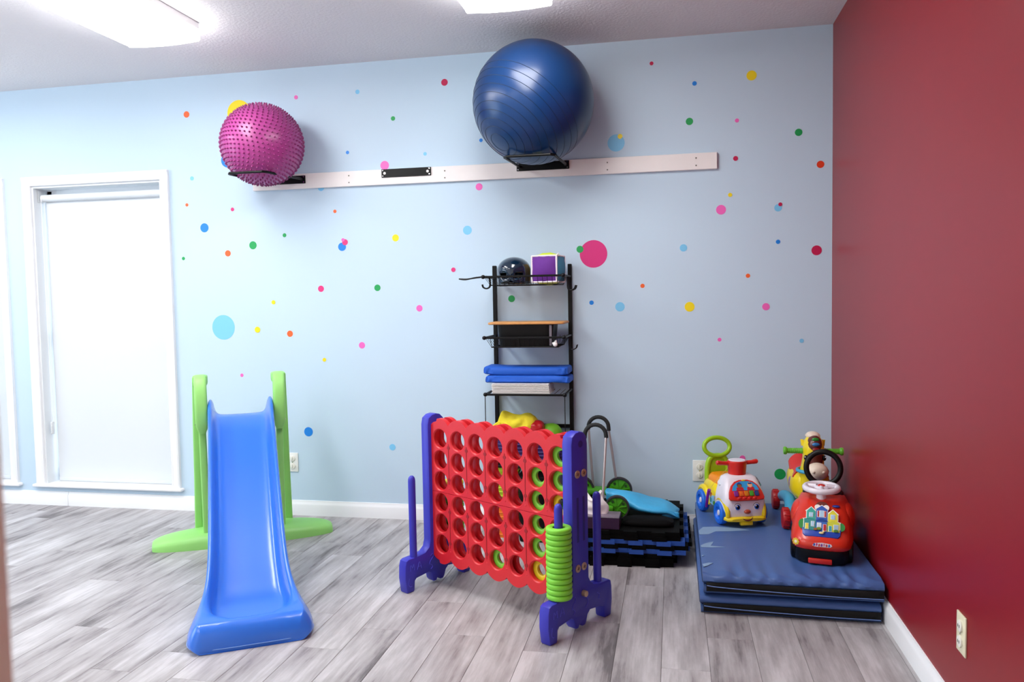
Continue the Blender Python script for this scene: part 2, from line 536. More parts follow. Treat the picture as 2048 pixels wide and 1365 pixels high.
# ------------------------------------------------------------------ wall decal dots
DC = dict(orange='f0652a', yellow='f5dc12', pink='f268bd', lightblue='7cc8f0', crimson='c4124f', crimson2='d6247c', rose='e0307c', green='12a052', blue='0f82e0', redorange='e23a10')
DOTS = [
(-3.386,2.233,.0175,'orange','orange wall dot highest and furthest left, above the window corner'),
(-3.067,2.222,.0690,'yellow','large yellow wall dot peeking out behind the pink spiky ball'),
(-2.727,2.283,.0108,'pink','tiny pink wall dot just above right of the spiky ball'),
(-2.375,2.288,.0117,'lightblue','tiny light blue wall dot near the ceiling between the two balls'),
(-1.896,2.304,.0175,'crimson','crimson wall dot near the ceiling left of the blue ball'),
(-2.181,2.137,.0117,'green','small green wall dot between the two balls above the rail'),
(-3.146,1.968,.0386,'blue','blue wall dot half hidden by the lower left of the spiky ball'),
(-3.368,1.880,.0117,'lightblue','tiny light blue wall dot beside the top corner of the window'),
(-3.406,1.735,.0092,'orange','tiny orange wall dot beside the upper window casing'),
(-3.127,1.699,.0102,'rose','tiny rose wall dot below the pink spiky ball'),
(-2.523,1.665,.0092,'orange','tiny orange wall dot under the white rail right of the spiky ball'),
(-2.441,1.974,.0092,'blue','tiny blue wall dot just above the rail left of its bare black plate'),
(-2.010,1.944,.0094,'lightblue','tiny light blue wall dot just above the right end of the bare black plate'),
(-1.708,1.997,.0093,'blue','tiny blue wall dot touching the lower left edge of the blue ball'),
(-2.234,1.895,.0238,'pink','pink wall dot cut in half by the white rail above the bare plate'),
(-2.599,1.794,.0175,'lightblue','light blue wall dot tucked under the white rail near the spiky ball'),
(-1.723,1.760,.0181,'pink','pink wall dot below the rail, left under the blue ball'),
(-3.303,1.604,.0251,'blue','blue wall dot right of the window casing below the spiky ball'),
(-3.011,1.498,.0221,'green','medium green wall dot below the spiky ball right of the blue one'),
(-2.821,1.547,.0109,'green','tiny green wall dot up right of the medium green dot'),
(-3.165,1.458,.0172,'orange','small orange wall dot left of the medium green dot'),
(-3.441,1.437,.0096,'green','tiny green wall dot touching close to the window casing'),
(-2.488,1.474,.0223,'blue','blue wall dot at the bottom of the three-dot cluster'),
(-2.470,1.498,.0161,'rose','rose wall dot overlapping the blue one in the three-dot cluster'),
(-2.481,1.511,.0091,'pink','tiny pink wall dot topping the three-dot cluster'),
(-2.184,1.512,.0186,'yellow','yellow wall dot right of the three-dot cluster'),
(-1.790,1.539,.0234,'lightblue','light blue wall dot up left of the black rack'),
(-1.870,1.336,.0118,'rose','tiny rose wall dot left of the rack top'),
(-2.617,1.251,.0171,'rose','small rose wall dot left of a green dot in the middle of the wall'),
(-2.293,1.250,.0174,'green','small green wall dot right of a rose dot in the middle of the wall'),
(-2.900,1.182,.0116,'yellow','tiny yellow wall dot up right of the large light blue dot'),
(-2.061,1.137,.0172,'pink','small pink wall dot left of the rack at shelf height'),
(-3.209,1.047,.0690,'lightblue','largest light blue wall dot, above the left post of the slide'),
(-3.002,1.032,.0166,'yellow','small yellow wall dot right of the large light blue dot'),
(-2.808,1.008,.0173,'orange','small orange wall dot above the right post of the slide'),
(-2.390,.942,.0175,'pink','small pink wall dot low between the slide and the rack'),
(-2.610,.864,.0104,'yellow','tiny yellow wall dot up right of the slide top'),
(-3.107,.778,.0098,'pink','tiny pink wall dot seen between the two slide posts'),
(-2.717,.466,.0256,'blue','blue wall dot above the outlet by the slide'),
(-2.232,.390,.0175,'lightblue','small light blue wall dot low, left of the four-in-a-row game'),
(-1.562,1.179,.0176,'green','green wall dot seen through the rack below its top basket'),
(-1.136,1.398,.0694,'crimson2','largest crimson wall dot, right of the rack top'),
(-1.204,1.423,.0177,'green','green wall dot overlapping the large crimson dot'),
(-1.149,1.152,.0112,'blue','tiny blue wall dot right of the rack'),
(-1.006,1.129,.0237,'lightblue','light blue wall dot right of the rack beside a tiny blue one'),
(-.893,1.232,.0107,'orange','tiny orange wall dot down right of the large crimson dot'),
(-1.017,1.945,.0423,'lightblue','big light blue wall dot above the rail right of the blue ball'),
(-.997,1.976,.0119,'yellow','tiny yellow wall dot overlapping the big light blue dot'),
(-.840,2.321,.0093,'crimson','tiny crimson wall dot near the ceiling right of the blue ball'),
(-.635,2.210,.0107,'blue','tiny blue wall dot high, left of the upper yellow dot'),
(-.368,2.229,.0235,'yellow','yellow wall dot high on the right near the ceiling'),
(-.660,2.029,.0176,'green','green wall dot above the right end of the rail'),
(-.436,2.020,.0097,'pink','tiny pink wall dot up right of the rail end'),
(-.153,1.947,.0171,'green','green wall dot high beside the red wall'),
(-.443,1.839,.0116,'crimson','small crimson wall dot just right of the rail end'),
(-.054,1.791,.0171,'redorange','red-orange wall dot next to the red wall'),
(-.469,1.665,.0097,'yellow','tiny yellow wall dot below the rail end'),
(-.512,1.595,.0234,'pink','pink wall dot below the rail end under a tiny yellow dot'),
(-.246,1.594,.0178,'lightblue','light blue wall dot partly covered by a tiny crimson dot'),
(-.236,1.610,.0091,'crimson','tiny crimson wall dot on the edge of a light blue dot'),
(-.692,1.415,.0180,'lightblue','light blue wall dot right of the large crimson dot'),
(-.246,1.431,.0104,'blue','tiny blue wall dot between two dots near the red wall'),
(-.070,1.385,.0234,'crimson','crimson wall dot beside the red wall at mid height'),
(-.386,1.271,.0102,'orange','tiny orange wall dot above the small pink one on the right'),
(-.664,1.124,.0240,'yellow','yellow wall dot at mid height on the right'),
(-.302,1.119,.0175,'pink','small pink wall dot at mid height near the red wall'),
(-.521,.960,.0094,'pink','tiny pink wall dot above the green push handle'),
(-.137,.952,.0101,'lightblue','tiny light blue wall dot above the pony ride-on'),
(-.236,.298,.0265,'green','green wall dot low between the two ride-on toys'),
(-.413,.373,.0136,'pink','pink wall dot hidden behind the red handle of the white car'),
]
DM = {}
for i, (x, z, r, c, lab) in enumerate(DOTS):
    m = mat('decal_' + c, DC[c], 0.45)
    over = c in ('rose', 'crimson', 'yellow') and r < .017 or lab.startswith('green wall dot overlapping')
    y = -0.0006 - (0.0006 if over else 0) - (0.0012 if 'topping' in lab else 0)
    o = obj('wall_dot', pcyl((0, 0.0006, 0), (0, -0.0004, 0), r, n=40), m, loc=(x, y, z))
    tag(o, lab, 'wall decal', 'polka dot wall decals')

# ------------------------------------------------------------------ outlets
def outlet(loc, rz, label, col, covers):
    t = thing('wall_outlet', label, 'outlet', loc, rz, 'wall outlets')
    pm = mat('outlet_plate_' + col, col, 0.35)
    obj('cover_plate', pbox((0, -0.0025, 0), (0.066, 0.005, 0.106), 0.002, 2), pm, t)
    cm = mat('outlet_cap', 'eceae0', 0.3)
    for s in (-1, 1):
        c = obj('safety_cap', [pcyl((0, -0.004, s * 0.021), (0, -0.010, s * 0.021), 0.0155, n=28, bev=0.0015)], cm, t)
        obj('cap_ridge', [pbox((0, -0.011, s * 0.021), (0.004, 0.004, 0.018), 0.001, 1)] if covers else [pbox((k * 0.005, -0.0103, s * 0.021), (0.002, 0.0012, 0.008)) for k in (-1, 1)], cm if covers else mat('slot_dark', '3a3a38', 0.5), c)
    obj('screw', pcyl((0, -0.004, 0), (0, -0.007, 0), 0.003, n=12), CHROME, t)
outlet((-2.816, 0, 0.295), 0, 'white outlet with safety caps on the blue wall beside the slide', 'f2f2ee', True)
outlet((-0.620, 0, 0.305), 0, 'white outlet with round caps on the blue wall behind the white toy car', 'efefeb', True)
outlet((0, -1.784, 0.279), R(-90), 'ivory outlet on the red wall at the lower right', 'e6dfc0', False)

# ------------------------------------------------------------------ ball rail: white board, plates and cradles
rl = thing('ball_rail', 'long white wooden board screwed to the wall holding the ball brackets', 'wall rail', (-1.76, 0, 1.832))
RAILM = mat('white_painted_board', 'efeae8', 0.5, var=0.03)
def rail_z(x):
    return 0.0
obj('board', pbox((0, -0.009, 0), (2.46, 0.018, 0.080), 0.002, 1), RAILM, rl)
scr = mat('rail_screw', '6f6c66', 0.4, metal=0.6)
for xs in (-2.43, -1.90, -1.06, -0.63):
    for dz in (-0.02, 0.016):
        obj('screw', pcyl((xs + 1.76, -0.017, dz), (xs + 1.76, -0.0205, dz), 0.0035, n=10), scr, rl)
def plate_parts(t, w, h=0.042):
    obj('mount_plate', pbox((0, -0.003, 0), (w, 0.006, h), 0.001, 1), BLACK_METAL, t)
    for sx in (-1, 1):
        for sz in (-1, 1):
            obj('corner_screw', pcyl((sx * (w / 2 - 0.008), -0.005, sz * (h / 2 - 0.007)), (sx * (w / 2 - 0.008), -0.0085, sz * (h / 2 - 0.007)), 0.0035, n=10), CHROME, t)
def cradle(loc, w, label, depth, fl_, fr_, dz):
    t = thing('ball_bracket', label, 'ball bracket', loc, 0, 'black ball brackets on the rail')
    plate_parts(t, w)
    path = [(-w / 2 + 0.02, -0.004, 0.0), (-w / 2 + 0.015, -0.03, 0.0), (fl_ + 0.004, -depth + 0.02, dz), (fl_ + 0.018, -depth, dz), (fr_ - 0.018, -depth, dz), (fr_ - 0.004, -depth + 0.02, dz), (w / 2 - 0.015, -0.03, 0.0), (w / 2 - 0.02, -0.004, 0.0)]
    obj('cradle_bar', ptube(path, 0.0065, 10), BLACK_METAL, t)
    return t
cradle((-1.385, -0.018, 1.8475), 0.268, 'black bracket on the rail cradling the big blue ball', 0.415, -0.118, 0.120, -0.018)
cradle((-2.812, -0.018, 1.840), 0.268, 'black bracket at the left rail end cradling the pink spiky ball', 0.372, -0.112, 0.102, -0.011)
t = thing('ball_bracket', 'empty black mounting plate on the rail between the two balls', 'ball bracket', (-2.109, -0.018, 1.850), 0, 'black ball brackets on the rail')
plate_parts(t, 0.271, 0.043)
for sx in (-1, 1):
    obj('bolt_hole', pcyl((sx * 0.118, -0.005, 0), (sx * 0.118, -0.0075, 0), 0.007, n=16), RAILM, t)

# ------------------------------------------------------------------ exercise balls
def blue_ball_material():
    m = mat('blue_ball_vinyl', '053060', 0.28, spec=0.5)
    return m
BR = 0.283
bb = thing('exercise_ball', 'large dark blue exercise ball on a bracket touching the ceiling line', 'ball', (-1.379, -0.306, 2.094))
obj('shell', psph((0, 0, 0), BR, 96, 64), blue_ball_material(), bb)
ridge = mat('blue_ball_ridge', '05203f', 0.4)
ax = Vector((-0.48, -0.50, -0.72)).normalized()     # pole of the moulded rings
u_ = ax.orthogonal().normalized()
v_ = ax.cross(u_)
for i in range(10):
    th = R(10 + i * 7.6)
    ring = [ax * (BR + 0.0002) * math.cos(th) + (BR + 0.0002) * math.sin(th) * (u_ * math.cos(k * 2 * PI / 96) + v_ * math.sin(k * 2 * PI / 96)) for k in range(96)]
    obj('moulded_ring', ptube(ring, 0.0012, 5, closed=True), ridge, bb)
PR = 0.202
pb = thing('spiky_ball', 'pink knobbly massage ball resting in the left wall bracket', 'ball', (-2.808, -0.232, 1.992))
PINK = mat('pink_ball_vinyl', 'a63c86', 0.36, coat=0.1)
obj('shell', psph((0, 0, 0), PR, 72, 48), PINK, pb)
# rows of nubs round a tilted axis
prims = bmesh.new()
axq = (rot('Y', 8) @ rot('X', -6))
rows = 30
cone = [(0.0054, -0.001), (0.0042, 0.005), (0.0028, 0.0095), (0.0, 0.0108)]
for i in range(rows):
    la = -PI / 2 + PI * (i + 0.5) / rows
    n = max(4, int(round(2 * PI * math.cos(la) * PR / 0.0245)))
    for k in range(n):
        lo = 2 * PI * (k + 0.5 * (i % 2)) / n
        d = axq.to_3x3() @ Vector((math.cos(la) * math.cos(lo), math.cos(la) * math.sin(lo), math.sin(la)))
        u = d.orthogonal().normalized(); w = d.cross(u)
        prev = None
        for (r_, h_) in cone:
            c = d * (PR + h_)
            if r_ == 0:
                v = prims.verts.new(c)
                for s in range(6):
                    prims.faces.new((prev[s], prev[(s + 1) % 6], v))
            else:
                ring = [prims.verts.new(c + r_ * (math.cos(s * PI / 3) * u + math.sin(s * PI / 3) * w)) for s in range(6)]
                if prev:
                    for s in range(6):
                        prims.faces.new((prev[s], prev[(s + 1) % 6], ring[(s + 1) % 6], ring[s]))
                prev = ring
nb = obj('nubs', prims, mat('pink_nub_vinyl', '8c2c6e', 0.4), pb, 60)
nb['kind'] = 'stuff'

# ------------------------------------------------------------------ black wall rack
XA, XB = -1.645, -1.255
rk = thing('wall_rack', 'tall black metal rack of wire baskets leaning against the blue wall', 'rack', (-1.45, 0, 0))
def rk_x(x):
    return x + 1.45
for x in (XA, XB):
    obj('upright', pbox((rk_x(x), -0.019, 0.685), (0.020, 0.022, 1.33), 0.002, 1), BLACK_METAL, rk)
for z in (0.524, 0.15):
    obj('cross_bar', pbox((0, -0.022, z), (0.39, 0.014, 0.018), 0.001, 1), BLACK_METAL, rk)
def basket(zr, zb, d=0.255):
    """wire basket: top rim at zr, floor at zb"""
    w = 0.195
    s = obj('shelf_rim', [pbox((0, -0.02 - d, zr), (2 * w, 0.012, 0.010), 0.002, 1), pbox((-w, -0.02 - d / 2, zr), (0.012, d, 0.010), 0.002, 1), pbox((w, -0.02 - d / 2, zr), (0.012, d, 0.010), 0.002, 1),
                          psph((-w, -0.02 - d, zr), (0.011, 0.011, 0.010), 12, 8), psph((w, -0.02 - d, zr), (0.011, 0.011, 0.010), 12, 8)], BLACK_METAL, rk)
    if zb < zr - 0.02:
        xi, d0, d1 = 0.165, 0.045, d - 0.025
        obj('basket_wire', [ptube([(-xi, -d0, zb), (xi, -d0, zb), (xi, -d1 - .02, zb), (-xi, -d1 - .02, zb)], 0.003, 6, closed=True)], BLACK_METAL, s)
        for k in range(15):
            x = -xi + 2 * xi * k / 14
            obj('basket_wire', ptube([(x, -0.02 - d, zr), (x, -d1 - 0.02, zb), (x, -d0, zb), (x, -0.025, zr)], 0.0013, 5), BLACK_METAL, s)
        for k in range(7):
            y = -d0 - (d1 + .02 - d0) * k / 6
            obj('basket_wire', ptube([(-w, y, zr), (-xi, y, zb), (xi, y, zb), (w, y, zr)], 0.0013, 5), BLACK_METAL, s)
    else:
        for k in range(15):
            x = -w + 2 * w * k / 14
            obj('shelf_wire', ptube([(x, -0.02 - d, zr), (x, -0.025, zr)], 0.0014, 5), BLACK_METAL, s)
    return s
basket(1.287, 1.246)
basket(0.991, 0.944)
basket(0.714, 0.714)
basket(0.36, 0.36)
for x in (-0.197, 0.195):
    obj('hanging_rod', ptube([(x, -0.273, 0.714), (x, -0.273, 0.36)], 0.0022, 6), BLACK_METAL, rk)
# pronged holder and hooks on the sides
for dy in (0.0, 0.03):
    pth = [(-0.195, -0.16 - dy, 1.292), (-0.25, -0.17 - dy, 1.287), (-0.30, -0.18 - dy, 1.281 - dy * 0.1), (-0.333, -0.185 - dy, 1.279 + 0.003)]
    obj('prong', ptube(smooth_path(pth), 0.0035, 8), BLACK_METAL, rk)
jh = smooth_path([(-0.182, -0.2, 1.286), (-0.180, -0.2, 1.245), (-0.196, -0.2, 1.232), (-0.214, -0.2, 1.238), (-0.219, -0.2, 1.252)])
for dy in (0, 0.012):
    obj('hook', xf(ptube(jh, 0.0035, 8), tr(0, dy, 0)), BLACK_METAL, rk)
for z0, ks in ((1.285, (0, 1, 2)), (0.99, (0, 1))):
    for k in ks:
        hk = smooth_path([(0.20, -0.09 - 0.035 * k, z0), (0.200, -0.09 - 0.035 * k, z0 - 0.055), (0.212, -0.09 - 0.035 * k, z0 - 0.068), (0.232, -0.09 - 0.035 * k, z0 - 0.062), (0.239, -0.09 - 0.035 * k, z0 - 0.044)])
        obj('hook', ptube(hk, 0.0024, 6), BLACK_METAL, rk)

# --- helmet: dark shell with eye openings
hl = thing('toy_helmet', 'glossy dark navy toy helmet with eye holes in the top basket', 'helmet', (-1.516, -0.15, 1.248))
NAVY = mat('navy_gloss_plastic', '0c2236', 0.12, coat=0.6)
b = bmesh.new()
NU, NV = 48, 26
grid = []
for j in range(NV + 1):
    v = j / NV
    row = []
    for i in range(NU):
        a = 2 * PI * i / NU
        th = v * PI * 0.62
        r_ = math.sin(min(th, PI / 2)) if th < PI / 2 else 1.0 - 0.03 * (th - PI / 2)
        z = 0.072 + 0.066 * math.cos(th) if th < PI / 2 else 0.072 - 0.18 * (th - PI / 2)
        z = max(z, 0.004)
        row.append(b.verts.new((0.083 * r_ * math.cos(a), 0.092 * r_ * math.sin(a), z)))
    grid.append(row)
def open_cell(a, z):
    a = (a + PI) % (2 * PI) - PI
    da = a + PI / 2                     # front is -y
    for s in (-1, 1):
        if ((da - s * 0.46) / 0.30) ** 2 + ((z - 0.046 - 0.02 * s * (da - s * 0.46)) / 0.014) ** 2 < 1:
            return True
    if abs(da) < 0.30 - (z / 0.028) * 0.28 and z < 0.028:
        return True
    return False
for j in range(NV):
    for i in range(NU):
        am = 2 * PI * (i + 0.5) / NU
        zm = (grid[j][i].co.z + grid[j + 1][i].co.z) / 2
        if open_cell(am, zm):
            continue
        vs_ = [grid[j][i], grid[j][(i + 1) % NU], grid[j + 1][(i + 1) % NU], grid[j + 1][i]]
        if j == 0:
            continue
        b.faces.new(vs_)
top = b.verts.new((0, 0, 0.138))
for i in range(NU):
    b.faces.new((top, grid[1][i], grid[1][(i + 1) % NU]))
bmesh.ops.delete(b, geom=[v for v in b.verts if not v.link_faces], context='VERTS')
bmesh.ops.recalc_face_normals(b, faces=b.faces)
sh = obj('shell', b, NAVY, hl, 50)
sh.modifiers.new('thick', 'SOLIDIFY').thickness = 0.004
obj('chin_strap', ptube(smooth_path([(-0.07, -0.03, 0.012), (-0.045, -0.075, 0.009), (-0.02, -0.088, 0.014), (0.01, -0.088, 0.006), (0.05, -0.07, 0.016)]), 0.004, 8), BLACK_METAL, hl)

# --- plush cube
pc = thing('plush_cube', 'soft play cube with purple front, lime top and teal side in the top basket', 'soft toy', (-1.344, -0.150, 1.247), R(-10))
def puff(n=10, s=0.064, bulge=0.017, face='F'):
    b = bmesh.new()
    g = []
    for j in range(n + 1):
        row = []
        for i in range(n + 1):
            u, v = -1 + 2 * i / n, -1 + 2 * j / n
            h = s + bulge * (1 - u * u) * (1 - v * v) + 0.0015 * math.sin(9 * u + 5 * v)
            k = s * (1 - 0.04 * (u * u + v * v) * 0.5)
            p = (u * k, -h, v * k) if face == 'F' else ((u * k, v * k, h) if face == 'T' else ((h, u * k, v * k) if face == 'R' else ((-h, -u * k, v * k) if face == 'L' else ((u * k, h, -v * k) if face == 'B' else (u * k, -v * k, -h * 0.97)))))
            row.append(b.verts.new(p))
        g.append(row)
    for j in range(n):
        for i in range(n):
            b.faces.new((g[j][i], g[j][i + 1], g[j + 1][i + 1], g[j + 1][i]))
    bmesh.ops.recalc_face_normals(b, faces=b.faces)
    b.transform(tr(0, 0, 0.0745))
    return b
for fce, nm, c in (('F', 'front_panel', '5f1f86'), ('T', 'top_panel', 'c9dd2c'), ('R', 'side_panel', '3d86a6'), ('L', 'left_panel', 'e9b32a'), ('B', 'back_panel', '5f1f86'), ('D', 'bottom_panel', 'c9dd2c')):
    obj(nm, puff(face=fce), mat('plush_' + c, c, 0.75, bump=(60, 0.35, 0.004)), pc, 60)
ed = []
s_ = 0.063
for a in (-1, 1):
    for c in (-1, 1):
        ed += [ptube([(-s_, a * s_, c * s_), (s_, a * s_, c * s_)], 0.0045, 6), ptube([(a * s_, -s_, c * s_), (a * s_, s_, c * s_)], 0.0045, 6), ptube([(a * s_, c * s_, -s_), (a * s_, c * s_, s_)], 0.0045, 6)]
ed.append(ptube([(s_, -s_, s_), (s_ + 0.012, -s_ - 0.004, s_ + 0.010)], 0.003, 6))
obj('piping', [xf(e, tr(0, 0, 0.0745)) for e in ed], mat('plush_piping', 'f0e6ea', 0.7), pc)

# --- black bin with a wooden board lid
bn = thing('storage_bin', 'black plastic bin in the second basket under a wooden board', 'bin', (-1.448, -0.165, 0.945))
BINM = mat('black_plastic', '030304', 0.4, spec=0.25)
obj('body', [ploft([[(x, y, 0) for x, y in sup(0.132, 0.075, 32, 8)], [(x, y, 0.107) for x, y in sup(0.142, 0.085, 32, 8)]])], BINM, bn)
obj('corner_band', pbox((0.125, -0.083, 0.055), (0.012, 0.004, 0.10), 0.001, 1), mat('grey_band', '6d6670', 0.4), bn)
wd = obj('wooden_board', ploft([[(x, y, z) for x, y in sup(0.19 - e, 0.105 - e, 40, 12)] for z, e in ((0, 0.004), (0.003, 0), (0.009, 0), (0.012, 0.004))]), mat('light_wood_board', 'c98f52', 0.5, var=0.12, vscale=30), loc=(-1.445, -0.155, 1.0535))
tag(wd, 'light wooden board lying on top of the black bin in the rack', 'board')
wt = obj('white_trinket', [psph((0, 0, 0.012), (0.012, 0.010, 0.013), 14, 10), psph((-0.011, 0, 0.016), 0.005, 10, 8), psph((0.004, -0.004, 0.026), 0.006, 10, 8)], mat('white_plastic', 'f2f0ee', 0.4), loc=(-1.299, -0.262, 0.947))
tag(wt, 'small white knobbly trinket at the front of the second rack basket', 'trinket')

# --- blue foam pads and white boards on the third shelf
FOAM = mat('blue_foam', '1259c4', 0.7, bump=(40, 0.3, 0.004), var=0.06)
def foam_pad(x0, x1, y0, y1, z0, h, label, seed):
    random.seed(seed)
    n = 40
    def ring(z, e):
        out = []
        pts = sup((x1 - x0) / 2 - e, (y1 - y0) / 2 - e, 72, 14)
        for i, (x, y) in enumerate(pts):
            wv = 0.004 * math.sin(i * 0.9 + seed) * (1 if z > z0 + h * 0.2 and z < z0 + h * .8 else 0.3)
            out.append(((x0 + x1) / 2 + x + wv * 0.4, (y0 + y1) / 2 + y + wv, z + 0.003 * math.sin(x * 25 + seed)))
        return out
    o = obj('foam_pad', ploft([ring(z0, 0.006), ring(z0 + 0.005, 0), ring(z0 + h * 0.5, 0.001), ring(z0 + h - 0.006, 0.002), ring(z0 + h, 0.010)]), FOAM, smooth=50)
    tag(o, label, 'foam pad', 'blue foam pads on the rack')
foam_pad(-1.672, -1.246, -0.205, -0.035, 0.8045, 0.038, 'upper of the two blue foam pads on the third rack shelf', 1)
foam_pad(-1.664, -1.238, -0.21, -0.045, 0.7645, 0.034, 'lower blue foam pad on the rack, lying on the white boards', 5)
PANM = mat('white_board_edge', 'e2dedb', 0.5)
for i in range(9):
    o = obj('white_board', pbox((0, 0, 0.0022), (0.285, 0.16, 0.0029), 0.0006, 1), PANM, loc=(-1.480 + 0.0012 * (8 - i), -0.160 - 0.0035 * (8 - i) - 0.004 * (i % 2), 0.7165 + i * 0.0053))
    tag(o, ['lowest white board in the stack on the third rack shelf', 'second white board from the bottom of the rack stack', 'third white board from the bottom of the rack stack', 'fourth white board from the bottom of the rack stack', 'middle white board of the stack under the blue foam pads', 'fourth white board from the top of the rack stack', 'third white board from the top of the rack stack', 'second white board from the top of the rack stack', 'topmost white board, right under the blue foam pads'][i], 'board', 'white boards stacked on the rack')

# --- purple basket with soft things at the bottom of the rack
pbk = thing('purple_basket', 'ribbed purple basket on the low rack shelf behind the game', 'basket', (-1.44, -0.155, 0.362))
PURP = mat('purple_plastic', '3a1a66', 0.45)
obj('body', ploft([[(x, y, z) for x, y in sup(w, w * 0.52, 36, 8)] for z, w in ((0, 0.155), (0.06, 0.163), (0.125, 0.17), (0.13, 0.178), (0.138, 0.178))]), PURP, pbk)
for i in range(6):
    z = 0.012 + i * 0.018
    w = 0.157 + 0.0125 * z / 0.125
    obj('rib', ptube([(x, y, z) for x, y in sup(w + 0.003, w * 0.52 + 0.003, 36, 8)], 0.003, 6, closed=True), PURP, pbk)
def blob(name, label, cat, loc, size, col, seed, amp=0.18, rough=0.6, sub=4, m=None, freq=1.6):
    b = bmesh.new()
    bmesh.ops.create_icosphere(b, subdivisions=sub, radius=1)
    for v in b.verts:
        d = v.co.normalized()
        k = 1 + amp * noise.noise(d * freq + Vector((seed, seed * 2, 0))) + amp * 0.4 * noise.noise(d * freq * 2.7 + Vector((0, seed, seed)))
        v.co = d * k
    bmesh.ops.scale(b, vec=size, verts=b.verts)
    if m is not None:
        b.transform(m)
    o = obj(name, b, mat(name + '_' + col, col, rough, bump=(45, 0.25, 0.004)), loc=loc, smooth=70)
    return tag(o, label, cat)
# yellow cloth heaped in a soft roll
tp = [(-1.605, .545), (-1.600, .575), (-1.588, .612), (-1.575, .619), (-1.555, .613), (-1.53, .603), (-1.50, .600), (-1.47, .604), (-1.445, .603), (-1.425, .592), (-1.412, .570), (-1.408, .55)]
tp = smooth_path([(x, 0, z) for x, z in tp], 3)
rgs = []
for i, p in enumerate(tp):
    u = i / (len(tp) - 1)
    bz = .500 + .03 * (1 if u < .04 or u > .97 else 0)
    hd = .025 + .055 * math.sin(PI * min(1, max(0, u * .9 + .07))) ** .6
    ring = []
    for k in range(22):
        a = 2 * PI * k / 22
        f_ = 1 + .20 * noise.noise(Vector((u * 9, a * 1.6, 4.2))) + .05 * math.sin(a * 5 + u * 14)
        ring.append((p.x + .012 * math.sin(a) * (u - .5), -.16 + hd * math.cos(a) * f_, (p.z + bz) / 2 + (p.z - bz) / 2 * math.sin(a) * (f_ if k not in (5, 6) else 1)))
    rgs.append(ring)
yc = obj('yellow_cloth', ploft(rgs), mat('yellow_cloth', 'e5d52a', 0.8, bump=(30, 0.5, 0.008), var=0.08), smooth=70)
tag(yc, 'folded yellow cloth on top of the heap in the purple basket', 'cloth')
blob('red_cushion', 'shiny red cushion poking out from under the yellow cloth', 'cushion', (-1.418, -0.185, 0.538), (0.054, 0.05, 0.040), 'b3121c', 3.1, 0.16, 0.3)
blob('green_cushion', 'smooth lime green cushion at the right of the basket heap', 'cushion', (-1.345, -0.15, 0.505), (0.060, 0.055, 0.052), '6db31c', 7.0, 0.05, 0.5)
blob('blue_soft_toy', 'dark blue soft toy behind the yellow cloth in the purple basket', 'soft toy', (-1.565, -0.12, 0.54), (0.032, 0.04, 0.034), '174a9a', 4.2, 0.2, 0.6)
blob('red_soft_toy', 'crumpled red soft toy at the left front of the basket heap', 'soft toy', (-1.545, -0.215, 0.522), (0.062, 0.035, 0.022), 'b0151b', 9.3, 0.3, 0.6)
sr = obj('yellow_strap', [ptube(smooth_path([(-0.05, 0.0, 0.0), (-0.03, -0.01, 0.028), (0.0, -0.005, 0.045), (0.03, -0.01, 0.03), (0.06, -0.015, 0.004)]), 0.007, 8), ptube(smooth_path([(-0.06, 0.01, 0.018), (-0.03, 0.0, 0.024), (0.0, -0.012, 0.034), (0.012, -0.016, 0.0), (0.01, -0.02, -0.03)]), 0.007, 8)], mat('yellow_webbing', 'e8d81e', 0.6), loc=(-1.585, -0.225, 0.525))
tag(sr, 'looped yellow strap at the left edge of the basket heap', 'strap')
# dark crate under the rack seen through the game holes
cr = thing('black_crate', 'black crate standing on the floor under the rack behind the game', 'crate', (-1.410, -0.19, 0))
CRM = mat('black_crate_plastic', '030304', 0.5, spec=0.2)
obj('body', pbox((0, 0, 0.16), (0.145, 0.24, 0.32), 0.01, 2), CRM, cr)
obj('rim', pbox((0, 0, 0.315), (0.158, 0.26, 0.02), 0.006, 2), CRM, cr)
def tub(loc, w, h, col, label):
    t = thing('ribbed_tub', label, 'tub', loc, 0, 'ribbed tubs under the rack')
    m = mat('tub_' + col, col, 0.45)
    obj('body', ploft([[(x, y, z) for x, y in sup(k, k * 0.8, 36, 6)] for z, k in ((0, w * 0.9), (h * 0.9, w), (h * 0.92, w * 1.05), (h, w * 1.05))]), m, t)
    for i in range(6):
        z = h * (0.1 + 0.13 * i)
        k = w * (0.9 + 0.1 * z / h) + 0.002
        obj('rib', ptube([(x, y, z) for x, y in sup(k, k * 0.8, 36, 6)], 0.003, 6, closed=True), m, t)
tub((-1.575, -0.20, 0.0), 0.075, 0.17, 'ee7a14', 'orange ribbed tub on the floor under the rack behind the game')
tub((-1.570, -0.20, 0.171), 0.070, 0.16, 'b5cf1e', 'lime ribbed tub stacked on the orange tub behind the game')

